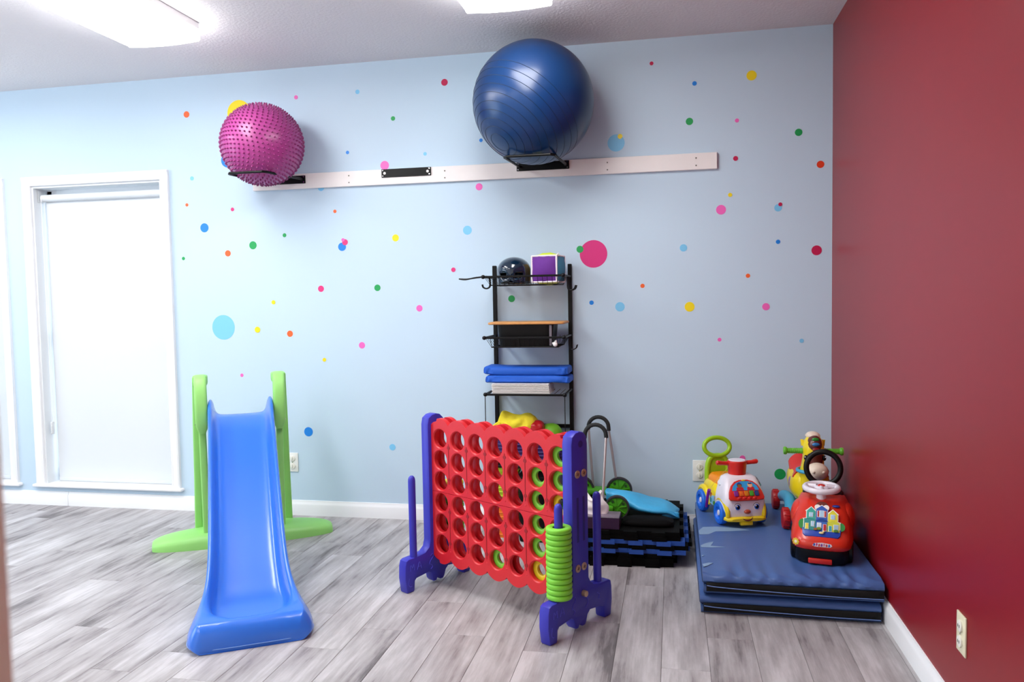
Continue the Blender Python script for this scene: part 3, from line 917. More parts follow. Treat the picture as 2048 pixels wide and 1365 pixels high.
# ------------------------------------------------------------------ slide
SLB = mat('blue_slide_plastic', '2a70de', 0.26, coat=0.3, bump=(220, 0.05, 0.0006))
SLG = mat('green_slide_plastic', '93d873', 0.42, bump=(260, 0.08, 0.0006))
sl = thing('toddler_slide', 'blue toddler slide with green side posts and green foot, in front of the window', 'slide', (-2.853, -0.455, 0), R(31))
st = [  # y, half width, bed z, rim z, skirt z, skirt flare
    (0.040, .150, .628, .702, .600, 0), (0.036, .150, .630, .706, .60, 0), (0.0, .151, .634, .714, .595, 0), (-.05, .152, .630, .712, .585, 0), (-.09, .152, .616, .702, .57, 0), (-.14, .151, .592, .678, .545, 0), (-.2, .150, .556, .644, .51, 0),
    (-.35, .149, .468, .556, .42, 0), (-.5, .148, .380, .468, .335, 0), (-.65, .147, .293, .380, .25, 0), (-.8, .1465, .207, .292, .16, 0), (-.9, .147, .150, .236, .09, .001),
    (-.96, .149, .114, .200, .04, .003), (-1.01, .152, .087, .170, .0, .007), (-1.06, .157, .068, .144, .0, .013), (-1.11, .164, .057, .122, .0, .020), (-1.15, .170, .053, .110, .0, .027), (-1.19, .174, .048, .103, .0, .033),
    (-1.215, .176, .050, .101, .0, .035), (-1.235, .177, .060, .100, .0, .036), (-1.250, .177, .076, .099, .0, .036), (-1.265, .176, .0885, .097, .0, .036), (-1.280, .176, .0945, .095, .0, .036), (-1.295, .175, .0945, .0935, .0, .035), (-1.309, .172, .089, .088, .0, .034), (-1.321, .167, .077, .076, .0, .033), (-1.330, .160, .059, .058, .0, .031), (-1.335, .152, .037, .036, .0, .029), (-1.335, .147, .016, .015, .0, .027), (-1.332, .143, .002, .001, .0, .025)]
POCKET = {-1.11: .002, -1.15: .008, -1.19: .020, -1.215: .034, -1.235: .052, -1.250: .064, -1.265: .070, -1.280: .068, -1.295: .055, -1.309: .03}
rings = []
for (y, w, b_, r_, s_, fl_) in st:
    h = r_ - b_
    g = POCKET.get(y, 0)
    half = [(w + fl_, s_), (w + fl_ + .001, s_ + (r_ - s_) * .35), (w + fl_ * .6, s_ + (r_ - s_) * .72), (w + fl_ * .1, r_ - abs(h) * .12), (w - .006, r_ - abs(h) * .01), (w - .012, r_), (w - .018 - g * .5, r_ - abs(h) * .04), (w - .024 - g, b_ + h * .74), (w - .029 - g, b_ + h * .38), (w - .037 - g, b_ + h * .13), (w - .052 - g, b_ + h * .02), (w - .075 - g * .9, b_), (w * .18, b_ - .001)]
    ring = [(x, y, z) for x, z in half] + [(-x, y, z) for x, z in half[::-1]]
    rings.append(ring)
ch = ploft(rings, cap=False)
ec = ploft([rings[0][:], [(x, y, .600) for x, y, z in rings[0]]], cap=False, closed=False)
chute = obj('chute', [ch, ec], SLB, sl, 60)
sm = chute.modifiers.new('sub', 'SUBSURF'); sm.levels = 1; sm.render_levels = 2
obj('seam_line', ptube(smooth_path([(-.186, -1.1, .014), (-.203, -1.17, .014), (-.213, -1.23, .014), (-.208, -1.28, .014), (-.185, -1.318, .014), (-.12, -1.334, .014), (0, -1.336, .014), (.12, -1.334, .014), (.185, -1.318, .014), (.208, -1.28, .014), (.213, -1.23, .014), (.203, -1.17, .014), (.186, -1.1, .014)]), .0014, 6), mat('slide_seam', '78a6ea', 0.4), chute)
# green foot
rg = []
for i in range(25):
    t_ = -1 + 2 * i / 24
    x = .425 * math.sin(t_ * PI / 2)
    k = math.sqrt(max(0.0, 1 - abs(x / .4265) ** 2.6))
    d = .040 + .072 * k
    hh = .030 + .050 * k
    rg.append([(x, .0 + d * math.cos(a) * (1.0 if math.sin(a) > -0.3 else 1.0), max(0.0, hh * (math.sin(a) ** 1 if math.sin(a) > 0 else 0)) if math.sin(a) <= 0 else hh * math.sin(a) ** .55) for a in [PI * j / 14 for j in range(15)]] + [(x, d * math.cos(a), 0) for a in [PI * (1 - j / 6) for j in range(1, 6)]])
obj('foot', ploft(rg), SLG, sl, 50)
for s in (-1, 1):
    # rear leg, front leg, cap and cheek of one side frame
    obj('rear_leg', ploft([[(s * (x0 + dx), y0 + dy, z) for dx, dy in sup(.019, .024, 16, 6)] for x0, y0, z in ((.216, .062, .05), (.211, .055, .3), (.207, .045, .6), (.202, .035, .81))]), SLG, sl, 40)
    obj('front_leg', ploft([[(s * (x0 + dx), y0 + dy, z) for dx, dy in sup(.017, .020, 16, 5)] for x0, y0, z in ((.176, -.045, .035), (.178, -.040, .3), (.180, -.035, .58))]), SLG, sl, 40)
    ck = smooth_path([(s * .183, .035, .800), (s * .183, -.005, .812), (s * .182, -.045, .795), (s * .181, -.068, .745), (s * .180, -.075, .68), (s * .179, -.068, .61), (s * .178, -.055, .565)], 5)
    rgs = []
    for i, p in enumerate(ck):
        tdir = (ck[min(i + 1, len(ck) - 1)] - ck[max(i - 1, 0)]).normalized()
        nrm = Vector((1, 0, 0)).cross(tdir)
        kk = 1.0 if i < 26 else 1 - .12 * (i - 26)
        rgs.append([tuple(p + Vector((1, 0, 0)) * a + nrm * c) for a, c in sup(.029 * max(kk, .6), .026, 16, 5)])
    ckb = ploft(rgs)
    cko = obj('hand_grip', [ckb, pbox((s * .184, .010, .808), (.070, .088, .048), .010, 3)], SLG, sl, 45)
    obj('bolt', psph((s * .205, -.06, .60), .006, 12, 8), mat('pink_bolt', 'e0a4a4', .4) if s > 0 else mat('dark_bolt', '4a4038', .4), cko)

# ------------------------------------------------------------------ four-in-a-row game
RED = mat('red_game_plastic', 'd8232c', 0.36, bump=(240, .05, .0006))
GBL = mat('blue_game_plastic', '3534b4', 0.40, bump=(200, .12, .0006))
GRN = mat('green_ring_plastic', '82d83c', 0.42)
YEL = mat('yellow_ring_plastic', 'ecd423', 0.42)
GA = math.atan2(-.38, .635)
gm = thing('four_in_a_row_game', 'giant red four-in-a-row board on blue stands with ring pegs', 'game', (-1.09, -1.26, 0), GA)
CX = [-.669 + .1028 * i for i in range(7)]          # column centres
RZ = [.616, .528, .441, .352, .266, .179]           # row centres
HR = .0375
def panel(rows, y, ythick, front):
    """half panel: 7 x 3 round holes, scalloped on its free edge"""
    b = bmesh.new()
    n = 64
    up = rows[0] == 0
    x_lo, x_hi = -.728, -.006
    for ri, r in enumerate(rows):
        for c in range(7):
            cx, cz = CX[c], RZ[r]
            l = x_lo if c == 0 else (CX[c - 1] + cx) / 2
            rr = x_hi if c == 6 else (CX[c + 1] + cx) / 2
            tz = (RZ[r - 1] + cz) / 2 if r not in (0, 3) else (.395 if r == 3 else None)
            bz = (RZ[r + 1] + cz) / 2 if r not in (2, 5) else (.3965 if r == 2 else None)
            outer, mid, inner = [], [], []
            for k in range(n):
                a = 2 * PI * (k + .5) / n
                ca, sa = math.cos(a), math.sin(a)
                # project to the cell border
                tx = ((rr - cx) / ca if ca > 0 else (l - cx) / ca) if abs(ca) > 1e-6 else 9
                T = tz if tz is not None else cz + .058
                B = bz if bz is not None else cz - .058
                ty = ((T - cz) / sa if sa > 0 else (B - cz) / sa) if abs(sa) > 1e-6 else 9
                t_ = min(tx, ty)
                px, pz = cx + ca * t_, cz + sa * t_
                def scal(xx):
                    ph = (xx - cx) / .1028
                    return .025 * max(0.0, math.cos(ph * PI)) ** .8
                edge_l, edge_r = (c == 0 and px < cx - .02), (c == 6 and px > cx + .02)
                if tz is None and sa > 0 and ty <= tx:
                    pz += scal(px)
                if bz is None and sa < 0 and ty <= tx:
                    pz -= scal(px)
                # round the outer corners
                if (tz is None and sa > 0 or bz is None and sa < 0) and (edge_l or edge_r):
                    ax_ = abs(px - cx); az_ = abs(pz - cz)
                    q_ = (ax_ / .062) ** 3 + (az_ / .070) ** 3
                    if q_ > 1:
                        f_ = q_ ** (-1 / 3)
                        px = cx + (px - cx) * f_; pz = cz + (pz - cz) * f_
                outer.append((px, pz, 0))
                mid.append((cx + ca * (HR + .004), cz + sa * (HR + .004), 0))
                inner.append((cx + ca * HR, cz + sa * HR, .004))
            V = [[b.verts.new((p[0], y + (p[2] if front else -p[2]), p[1])) for p in ring] for ring in (outer, mid, inner)]
            for j in range(2):
                for k in range(n):
                    b.faces.new((V[j][k], V[j][(k + 1) % n], V[j + 1][(k + 1) % n], V[j + 1][k]))
            # fill the cell corners
            for (kx, kz) in ((l, tz), (rr, tz), (l, bz), (rr, bz)):
                if kz is None:
                    continue
                best = None
                for k in range(n):
                    p, q2 = outer[k], outer[(k + 1) % n]
                    on_x = abs(p[0] - kx) < 1e-5 or abs(q2[0] - kx) < 1e-5
                    on_z = abs(p[1] - kz) < 1e-5 or abs(q2[1] - kz) < 1e-5
                    if on_x and on_z and abs(p[0] - q2[0]) > 1e-6 and abs(p[1] - q2[1]) > 1e-6:
                        best = k
                if best is not None:
                    v = b.verts.new((kx, y, kz))
                    b.faces.new((V[0][best], v, V[0][(best + 1) % n]))
    bmesh.ops.remove_doubles(b, verts=b.verts, dist=.0004)
    # stitch seams whose points do not coincide, then give thickness
    faces = b.faces[:]
    back = {}
    yb = y + (ythick if front else -ythick)
    for v in b.verts[:]:
        back[v] = b.verts.new((v.co.x, yb, v.co.z))
    bed = [e for e in b.edges if len(e.link_faces) == 1]
    for f in faces:
        b.faces.new([back[v] for v in f.verts][::-1])
    for e in bed:
        a, c = e.verts
        b.faces.new((a, c, back[c], back[a]))
    bmesh.ops.recalc_face_normals(b, faces=b.faces)
    return b
for rows, nm in (((0, 1, 2), 'upper_panel'), ((3, 4, 5), 'lower_panel')):
    for front, y0 in ((True, -.031), (False, .031)):
        p = obj(nm, panel(rows, y0, .020, front), RED, gm, 40)
        if front:
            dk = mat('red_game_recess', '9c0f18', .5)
            for c in range(6):
                xs = (CX[c] + CX[c + 1]) / 2
                zt_, zb_ = (RZ[rows[0]] - .02, RZ[rows[2]] - .03)
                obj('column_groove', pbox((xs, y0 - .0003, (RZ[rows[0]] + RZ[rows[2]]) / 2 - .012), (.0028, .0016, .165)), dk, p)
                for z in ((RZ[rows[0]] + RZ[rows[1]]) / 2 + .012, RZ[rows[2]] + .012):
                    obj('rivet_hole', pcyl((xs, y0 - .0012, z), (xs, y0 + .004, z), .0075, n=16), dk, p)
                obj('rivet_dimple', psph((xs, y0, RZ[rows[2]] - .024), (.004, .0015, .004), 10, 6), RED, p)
# spacers that carry the rings between the two panels
obj('spacer_bar', [pbox((-.367, 0, .118), (.70, .018, .012)), pbox((-.724, 0, .39), (.012, .044, .50), .002, 1), pbox((-.010, 0, .39), (.012, .044, .50), .002, 1)], RED, gm)
for x in (-.738,):
    for z in (.575, .225):
        obj('side_knob', psph((x, -.012, z), (.008, .014, .014), 12, 8), mat('red_game_recess', '9c0f18', .5), gm)
# blue stands
def arc(cx, cz, r, a0, a1, n=6):
    return [(cx + r * math.cos(R(a0 + (a1 - a0) * i / n)), cz + r * math.sin(R(a0 + (a1 - a0) * i / n))) for i in range(n + 1)]
half_l = ([(-.05, .68)] + arc(-.020, .690, .030, 180, 110, 4))
outline = ([(.045, .18), (.045, .665)] + [(.040, .692), (.022, .708), (0, .713), (-.022, .710), (-.042, .697), (-.048, .670), (-.048, .19)]
           + [(-.055, .162), (-.075, .146), (-.11, .140), (-.165, .138), (-.178, .132), (-.184, .11), (-.186, .06), (-.178, .004), (-.174, 0), (-.142, 0), (-.137, .006), (-.134, .042), (-.126, .050), (-.06, .058), (-.045, .050), (-.038, .022), (-.030, .012), (-.018, .012), (-.012, .022), (.0, .022), (.006, .012), (.02, .012), (.028, .022), (.036, .045), (.05, .058), (.126, .050), (.134, .042), (.137, .006), (.142, 0), (.174, 0), (.178, .004), (.186, .06), (.184, .11), (.178, .132), (.165, .138), (.11, .140), (.075, .146), (.055, .162)])
for sx, peg_y in ((-.74, (-.128, .100)), (0.0, (-.098, .124))):
    xa = sx - .024 if sx < -.1 else sx - .018
    s_ = obj('stand', pprism(outline, .044, .006, 2, m=YZ(xa)), GBL, gm, 40)
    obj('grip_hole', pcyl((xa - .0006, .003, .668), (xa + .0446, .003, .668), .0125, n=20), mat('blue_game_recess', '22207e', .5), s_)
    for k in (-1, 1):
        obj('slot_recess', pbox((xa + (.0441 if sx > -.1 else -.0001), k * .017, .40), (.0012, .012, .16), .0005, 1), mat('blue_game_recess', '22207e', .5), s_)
    for py in peg_y:
        pf = [(.0150, 0), (.0150, .322), (.0142, .330), (.0115, .338), (.0065, .343), (0, .3445)]
        obj('peg', plathe(pf, 20, c=(sx + .004, py, .128)), GBL, s_)
    bm_ = mat('brass_bolt', 'b79e86', .35, metal=.5)
    if sx > -.1:
        for (y, z) in ((-.018, .563), (.018, .563), (-.021, .228), (.014, .228), (.008, .132)):
            bo = obj('bolt', pcyl((xa + .043, y, z), (xa + .0475 + (.012 if z < .2 else 0), y, z), .014 if z > .2 else .011, n=24, bev=.0012), bm_, s_)
            obj('bolt_cross', [pbox((xa + .048, y, z), (.0012, .013, .003), m=rot('X', 25)), pbox((xa + .048, y, z), (.0012, .003, .013), m=rot('X', 25))] if z > .2 else [pcyl((xa + .04, y, z), (xa + .05, y, z), .004, n=10)], mat('bolt_dark', '6d5a48', .5), bo)
    # raised marks moulded on the base
    xm = xa + .0445 if sx > -.1 else xa - .0005
    ems = mat('blue_game_emboss', '4a4ad0', .35)
# the embossed letters and animal squiggle face the room on both bases
def stroke(pts, x, r=.0014):
    return ptube(smooth_path([(x, y, z) for y, z in pts], 4), r, 6)
for sx, xface in ((-.74, -.74 + .0205), (0.0, .0265)):
    off = -.0
    prm = [stroke([(-.158, .088), (-.156, .112), (-.148, .1), (-.14, .113), (-.138, .088)], xface), stroke([(-.122, .086), (-.112, .114), (-.106, .110), (-.100, .088)], xface), stroke([(-.118, .097), (-.103, .098)], xface),
           stroke([(-.166, .060), (-.17, .036), (-.162, .026), (-.152, .026)], xface), stroke([(-.05, .125), (-.04, .132), (-.036, .120), (-.05, .105), (-.056, .092), (-.046, .088), (-.040, .078), (-.05, .070)], xface), stroke([(.01, .118), (.03, .110), (.034, .09), (.02, .076)], xface), stroke([(.09, .11), (.105, .1), (.1, .085), (.115, .08)], xface)]
    obj('embossed_marks', prm, mat('blue_game_emboss', '4644c8', .35), gm)['kind'] = 'stuff'

# ring tokens
ring_prof = [(.0215, .003), (.0245, .0008), (.030, 0), (.039, 0), (.0435, .0018), (.0455, .006), (.0455, .0132), (.0435, .0174), (.039, .0192), (.030, .0192), (.0245, .0184), (.0215, .0162)]
def ring_mesh(name, m, sc=1.0, tz=1.0):
    me = mesh_of(name, [plathe([(r * sc, z * tz) for r, z in ring_prof], 40, closed=True)], 50)
    me.materials.append(m)
    return me
RG, RY = ring_mesh('game_ring', GRN), ring_mesh('game_ring', YEL)
FW = Matrix.Translation((-1.09, -1.26, 0)) @ Matrix.Rotation(GA, 4, 'Z')
ORD = ['topmost', 'second', 'third', 'fourth', 'fifth', 'sixth', 'seventh', 'eighth', 'ninth', 'tenth', 'eleventh', 'twelfth', 'lowest']
for i in range(13):
    o = bpy.data.objects.new('game_ring', RG); COL.objects.link(o)
    o.location = FW @ Vector((.004, -.098, .1405 + .0194 * (12 - i)))
    nm = ORD[i] if i in (0, 12) else ORD[i] + ' from the top'
    tag(o, 'green ring on the near game peg, %s' % nm, 'game ring', 'green rings stacked on the front peg')
for i in range(14):
    o = bpy.data.objects.new('game_ring', RY if i < 3 else RG); COL.objects.link(o)
    o.location = FW @ Vector((-.736, .100, .1405 + .0194 * (13 - i)))
    nm = ('topmost' if i == 0 else ('lowest' if i == 13 else (ORD[i] if i < 12 else 'thirteenth') + ' from the top'))
    tag(o, '%s ring on the far left game peg, %s' % ('yellow' if i < 3 else 'green', nm), 'game ring', 'rings stacked on the far left peg')
TG, TY = ring_mesh('ring_token', GRN, .97, .8), ring_mesh('ring_token', YEL, .97, .8)
COLW = {3: 'fourth', 5: 'sixth', 6: 'last'}
ROWW = ['top row', 'second row', 'third row', 'fourth row', 'fifth row', 'bottom row']
for (r_, c, y) in ((5, 3, 0), (5, 5, 1), (4, 5, 0), (3, 5, 0), (2, 5, 0), (1, 5, 0), (5, 6, 0), (4, 6, 0), (3, 6, 1), (2, 6, 1), (1, 6, 0), (0, 6, 0)):
    o = bpy.data.objects.new('ring_token', TY if y else TG); COL.objects.link(o)
    mw_ = FW @ Matrix.Translation((CX[c], -.0077, RZ[r_])) @ Matrix.Rotation(R(-90), 4, 'X')
    o.matrix_world = mw_
    tag(o, '%s ring token in the %s of the %s column of the game' % ('yellow' if y else 'green', ROWW[r_], COLW[c]), 'game ring', 'ring tokens in the red board')

# ------------------------------------------------------------------ interlocking foam floor tiles
BLK = mat('black_foam_tile', '020202', .7, bump=(500, .2, .001), spec=.12)
BLU = mat('blue_foam_tile', '1f4fa8', .6, bump=(500, .2, .001))
def tile_outline(a, nt=9, d=.017):
    """square with dovetail teeth on all four sides"""
    pts = []
    base = []
    p = 2 * a / nt
    for i in range(nt):
        x0 = -a + i * p
        if i % 2 == 1:
            base += [(x0 + .004, 0), (x0 - .001, d), (x0 + p + .001, d), (x0 + p - .004, 0)]
    side = [(-a, 0)] + base
    for k in range(4):
        c, s = math.cos(k * PI / 2), math.sin(k * PI / 2)
        for (x, y) in side:
            X, Y = x, -a - y
            pts.append((X * c - Y * s, X * s + Y * c))
    return pts
TO = tile_outline(.272)
TH = .0195
tm = {}
for nm, m in (('k', BLK), ('b', BLU)):
    me = mesh_of('foam_tile', [pprism(TO, TH - .0006)], 30)
    me.materials.append(m)
    tm[nm] = me
TL = [('k', -1.030, -.305, 2.0, 'lowest black foam tile, lying on the floor'), ('k', -1.024, -.303, .6, 'second black foam tile from the floor'), ('k', -1.020, -.300, 1.6, 'third black foam tile from the floor'),
      ('b', -.966, -.302, -.5, 'lower blue foam tile of the stack'), ('k', -.960, -.300, .5, 'black foam tile between the two blue ones'), ('b', -.972, -.300, 0, 'upper blue foam tile of the stack'),
      ('k', -.995, -.300, .8, 'black foam tile lying on the upper blue one'), ('k', -.992, -.296, -.6, 'topmost black foam tile, under the toy carts')]
for i, (k, x, y, a, lab) in enumerate(TL):
    o = bpy.data.objects.new('foam_tile', tm[k]); COL.objects.link(o)
    o.location = (x, y, i * TH + .0002)
    o.rotation_euler.z = R(a)
    tag(o, lab, 'foam tile', 'interlocking foam tiles stacked by the mat')
ZT = 8 * TH

# ------------------------------------------------------------------ wheeled toy carts, bag and tissue box on the tiles
GRW = mat('green_cart_plastic', '4aa51c', .42)
TYR = mat('cart_tyre', '2c2a2e', .6)
ALU = mat('aluminium_tube', 'b5afb0', .35, metal=.6)
GRIP = mat('foam_grip', '1c1f20', .7)
def cart(loc, rz, label, lx, rx, wr, u, back_y):
    t = thing('toy_cart', label, 'toy cart', loc, rz, 'folded wheeled toy carts')
    obj('deck', [pbox(((lx + rx) / 2, 0, wr * .9), (rx - lx - .03, .07, .03), .008, 2)], GRW, t)
    for x in (lx, rx):
        w = obj('wheel', plathe([(0, -.010), (.012, -.012), (wr * .55, -.009), (wr * .86, -.007), (wr * .88, .007), (wr * .55, .009), (.012, .012), (0, .010)], 36, axis='Y', c=(x, 0, wr)), GRW, t, 40)
        obj('tyre', plathe([(wr * .86, -.013), (wr * .96, -.013), (wr, -.008), (wr, .008), (wr * .96, .013), (wr * .86, .013)], 40, closed=True, axis='Y', c=(x, 0, wr)), TYR, w, 40)
        sp = []
        for k in range(8):
            a = k * PI / 4 + .2
            sp.append(pbox((x + math.cos(a) * wr * .48, -.011, wr + math.sin(a) * wr * .48), (wr * .62, .006, .004), m=rot('Y', -math.degrees(a))))
        obj('spokes', sp, GRW, w)
        for k in range(4):
            a = k * PI / 2 + .6
            obj('hub_hole', pcyl((x + math.cos(a) * wr * .62, -.0105, wr + math.sin(a) * wr * .62), (x + math.cos(a) * wr * .62, -.0125, wr + math.sin(a) * wr * .62), .0065, n=14), mat('cart_hole', '1f4a10', .6), w)
    (la, lz), (ra, rz_), bl, br, ty = u
    top = max(lz, rz_)
    cx = (la + ra) / 2
    rad = (ra - la) / 2
    obj('handle_tube', [ptube([(bl, 0, wr), (la, ty, lz)], .0062, 10), ptube([(br, 0, wr), (ra, ty, rz_)], .0062, 10)], ALU, t)
    gp = [(la - .001, ty, lz - .012)] + [(cx - rad * math.cos(a), ty, top + rad * 1.0 * math.sin(a)) for a in [PI * k / 12 for k in range(13)]] + [(ra + .001, ty, rz_ - .012)]
    obj('foam_grip', ptube(gp, .0098, 12), GRIP, t)
    return t
cart((-1.10, -.10, ZT), 0, 'toy cart with green wheels and arched handle standing against the wall', -.10, .088, .064, ((-.062, .378), (.038, .372), -.040, .080, .0), 0)
cart((-1.10, -.40, ZT), 0, 'toy cart in front with arched handle, one green wheel beside the tissue box', -.11, .098, .056, ((-.058, .368), (.042, .372), -.05, .030, .10), 0)
# cyan fabric bag slumped over the tiles
b = bmesh.new()
NX, NA = 26, 24
rings = []
for i in range(NX + 1):
    u = i / NX
    x = -1.058 + .332 * u
    zt_ = .272 - .010 * u - .075 * u ** 1.7 + .008 * math.sin(u * 9) * u
    zb_ = .215 - .052 * min(1, u * 1.6) - .005 * math.sin(u * 7)
    if u > .86:
        zt_ -= (u - .86) * .10
    hd = .03 + .075 * min(1, u * 2.2) * (1 - .35 * max(0, u - .7) / .3)
    ring = []
    for k in range(NA):
        a = 2 * PI * k / NA
        c, s = math.cos(a), math.sin(a)
        wr_ = 1 + .07 * math.sin(3 * a + 8 * u) + .05 * noise.noise(Vector((u * 6, a * 1.2, 2)))
        ring.append((x + .006 * math.sin(a * 2), -.285 - .02 * u + hd * c * wr_, (zt_ + zb_) / 2 + (zt_ - zb_) / 2 * s * wr_))
    rings.append(ring)
bag = thing('fabric_bag', 'shiny cyan fabric bag slumped over the green wheeled carts', 'bag', (0, 0, 0))
CY = mat('cyan_bag_fabric', '3fb0e4', .45, bump=(28, .5, .006), var=.1, vscale=8)
obj('body', ploft(rings), CY, bag, 70)
b = bmesh.new()
fl2 = [[(-.80 + .075 * u, -.375 - .01 * math.sin(u * 6), .195 - .030 * v + .006 * math.sin(u * 5 + v)) for u in [k / 8 for k in range(9)]] for v in [k / 5 for k in range(6)]]
fo = obj('flap', ploft(fl2, cap=False, closed=False), CY, bag, 70)
fo.modifiers.new('thick', 'SOLIDIFY').thickness = .004
dk = thing('black_mound', 'low black shape lying flat in front of the cyan fabric bag', 'bag', (-.86, -.455, ZT))  # low rounded black form filling the dark area below the cyan bag
obj('body', ploft([[(x, y, z) for x, y in sup(w, w * .5, 28, 4)] for z, w in ((0, .105), (.006, .115), (.02, .112), (.030, .08))]), mat('matte_black', '020203', .8, spec=.15), dk, 60)
# tissue box
tb = thing('tissue_box', 'dark purple tissue box with white tissue on the foam tiles', 'tissue box', (-1.075, -.515, ZT), R(-1))
obj('box', pbox((0, 0, .027), (.19, .10, .054), .002, 1), mat('purple_card', '321438', .4), tb)
obj('lid_panel', pbox((0, 0, .0545), (.186, .096, .002)), mat('mauve_card', '7d7080', .35), tb)
rgs = []
for i in range(9):
    v = i / 8
    w = .055 - .012 * v + .01 * math.sin(v * 6)
    rgs.append([(-.028 + w * math.cos(a) * (1 + .22 * math.sin(4 * a + v * 4)), .012 * math.sin(a) * (1 + .6 * math.sin(3 * a)) + .004 * math.sin(v * 9), .055 + .085 * v * (1 + .28 * math.sin(2 * a + .8 + v))) for a in [2 * PI * k / 28 for k in range(28)]])
obj('tissue', ploft(rgs), mat('white_tissue', 'f5f2f2', .9), tb, 70)

# ------------------------------------------------------------------ folded gym mats
VIN = mat('blue_mat_vinyl', '43639f', .42, bump=(14, .25, .006))
VIN2 = mat('blue_mat_piping', '6f8fd0', .5)
VEL = mat('black_velcro', '050506', .9)
def mat_panel(x0, x1, y0, y1, z0, z1, bulge, wr, seed, top_crown=0.0):
    rings = []
    N = 70
    for i in range(N + 1):
        u = i / N
        x = x0 + (x1 - x0) * u
        e = max(0, 1 - min(u, 1 - u) / .012)
        h = z1 - z0
        def wv(k, f):
            return wr * 1.5 * noise.noise(Vector((x * f + k * 2.5, k * 3.0, seed)))
        def dg(k):
            return wr * 1.2 * math.sin(2 * PI * (x * 15 + .9 * noise.noise(Vector((x * 5, seed, 1))) - k * .13)) * (.35 + .65 * abs(noise.noise(Vector((x * 7, 3.3, seed)))) * 2)
        sag = top_crown * math.sin(PI * u)
        ring = [(y1, z0), (y1, z1 - .01 * e), (y1 - .02, z1)]
        for j in range(1, 8):
            yy = y1 - .02 + (y0 + .06 - (y1 - .02)) * j / 8
            ring.append((yy, z1 + sag * math.sin(PI * j / 8) + wv(j * .3, 6) * .12 + .003 * e * -1))
        ring += [(y0 + .05, z1 + wv(.2, 22) * .5 + dg(0) * .5), (y0 + .03, z1 - .002 + wv(.35, 26) * .5 + dg(1)), (y0 + .014, z1 - .006 + wv(.5, 28) * .5 + dg(2)), (y0 + .004 - bulge * .4 + dg(3), z1 - h * .22 + wv(.6, 28) * .5), (y0 - bulge + wv(.8, 30) * .5 + dg(4), z1 - h * .45), (y0 - bulge + wv(.95, 30) * .8, z1 - h * .7), (y0 + .002, z0 + h * .08), (y0 + .008, z0)]
        ex = .006 * e * (1 if u < .5 else -1)
        rings.append([(x, yy, zz) for yy, zz in ring])
    return ploft(rings)
def gym_mat(label, x0, x1, y0, z0, h, seed):
    t = thing('folded_gym_mat', label, 'gym mat', (0, 0, 0), 0, 'folded blue gym mats')
    hp = h * .50
    obj('lower_panel', mat_panel(x0 + .003, x1, y0 + .006, -.02, z0, z0 + hp - .002, .002, .0012, seed + 3), VIN, t, 60)
    up = obj('upper_panel', mat_panel(x0, x1 - .002, y0, -.02, z0 + hp, z0 + h, .006, .006 if z0 > .05 else .002, seed, .0), VIN, t, 60)
    obj('velcro_flap', ploft([[(x0 + .012 + (x1 - x0 - .016) * u, y0 - .0075 + .002 * math.sin(u * 7), z) for u in [k / 24 for k in range(25)]] for z in (z0 + h * .16, z0 + h * .40, z0 + h * .58)], cap=False, closed=False), VEL, t, 60).modifiers.new('thick', 'SOLIDIFY').thickness = .003
    pth = [(x0 + .014 + (x1 - x0 - .02) * u, y0 - .0095, z0 + h * (.44 - .22 * min(1, u * 1.3) ** .6)) for u in [k / 24 for k in range(25)]]
    obj('flap_piping', ptube(pth, .0016, 6), VIN2, t)
    obj('zip_seam', ptube([(x0 + .01, y0 - .001, z0 + h * .5 - .001), (x0 - .0005, y0 + .02, z0 + hp), (x0 - .0005, -.03, z0 + hp)], .0015, 6), mat('dark_seam', '1a2448', .6), t)
    return t, up
gym_mat('lower folded blue gym mat lying on the floor by the red wall', -.652, -.022, -1.055, .0005, .0725, 11)
t, up = gym_mat('upper folded blue gym mat carrying the three ride-on toys', -.642, -.014, -1.062, .0775, .0780, 23)
ZM = .1555
TEAR = mat('torn_vinyl_backing', '7f9dbd', .8)
for k, poly in enumerate(([(-.641, -.53), (-.62, -.47), (-.56, -.455), (-.47, -.468), (-.425, -.490), (-.5, -.515), (-.57, -.530), (-.60, -.575), (-.639, -.585)], [(-.640, -.735), (-.615, -.70), (-.585, -.675), (-.590, -.70), (-.60, -.735), (-.54, -.742), (-.60, -.757), (-.638, -.757)], [(-.640, -.86), (-.628, -.862), (-.639, -.875)], [(-.640, -.965), (-.615, -.945), (-.60, -.948), (-.625, -.985), (-.637, -.995)])):
    obj('tear', pprism(poly, .0016, m=tr(0, 0, ZM - .0006)), TEAR, up)

# ------------------------------------------------------------------ white and yellow ride-on car with a face
YB = mat('toy_yellow', 'efd515', .32, coat=.2)
WB = mat('toy_white', 'e9e6f0', .28, coat=.2)
RB = mat('toy_red', 'd0251c', .32, coat=.2)
GB = mat('toy_lime', '98c818', .34, coat=.15)
BB = mat('toy_blue', '1a6ce0', .38)
OB = mat('toy_orange', 'f08c14', .38)
PB = mat('toy_purple', '86189a', .35)
KB = mat('toy_black', '040405', .42, spec=.3)
def M3(o, u, v, n):
    """frame: prism x -> u, y -> v, height -> n, origin o"""
    u, v, n = Vector(u).normalized(), Vector(v).normalized(), Vector(n).normalized()
    m = Matrix((u, v, n)).transposed().to_4x4()
    m.translation = Vector(o)
    return m
def ell(cx, cy, a, b_, n=24):
    return [(cx + a * math.cos(2 * PI * k / n), cy + b_ * math.sin(2 * PI * k / n)) for k in range(n)]
A = thing('ride_on_car', 'white and yellow ride-on toy car with a smiling face and lime push handle', 'ride-on toy', (-.49, -.273, ZM), R(18))
def body_loft(stns, e=4, n=28):
    return ploft([[(x, y, z) for x, z in sup(hw, (z1 - z0) / 2, n, e, 0, (z0 + z1) / 2)] for (y, hw, z0, z1) in stns])
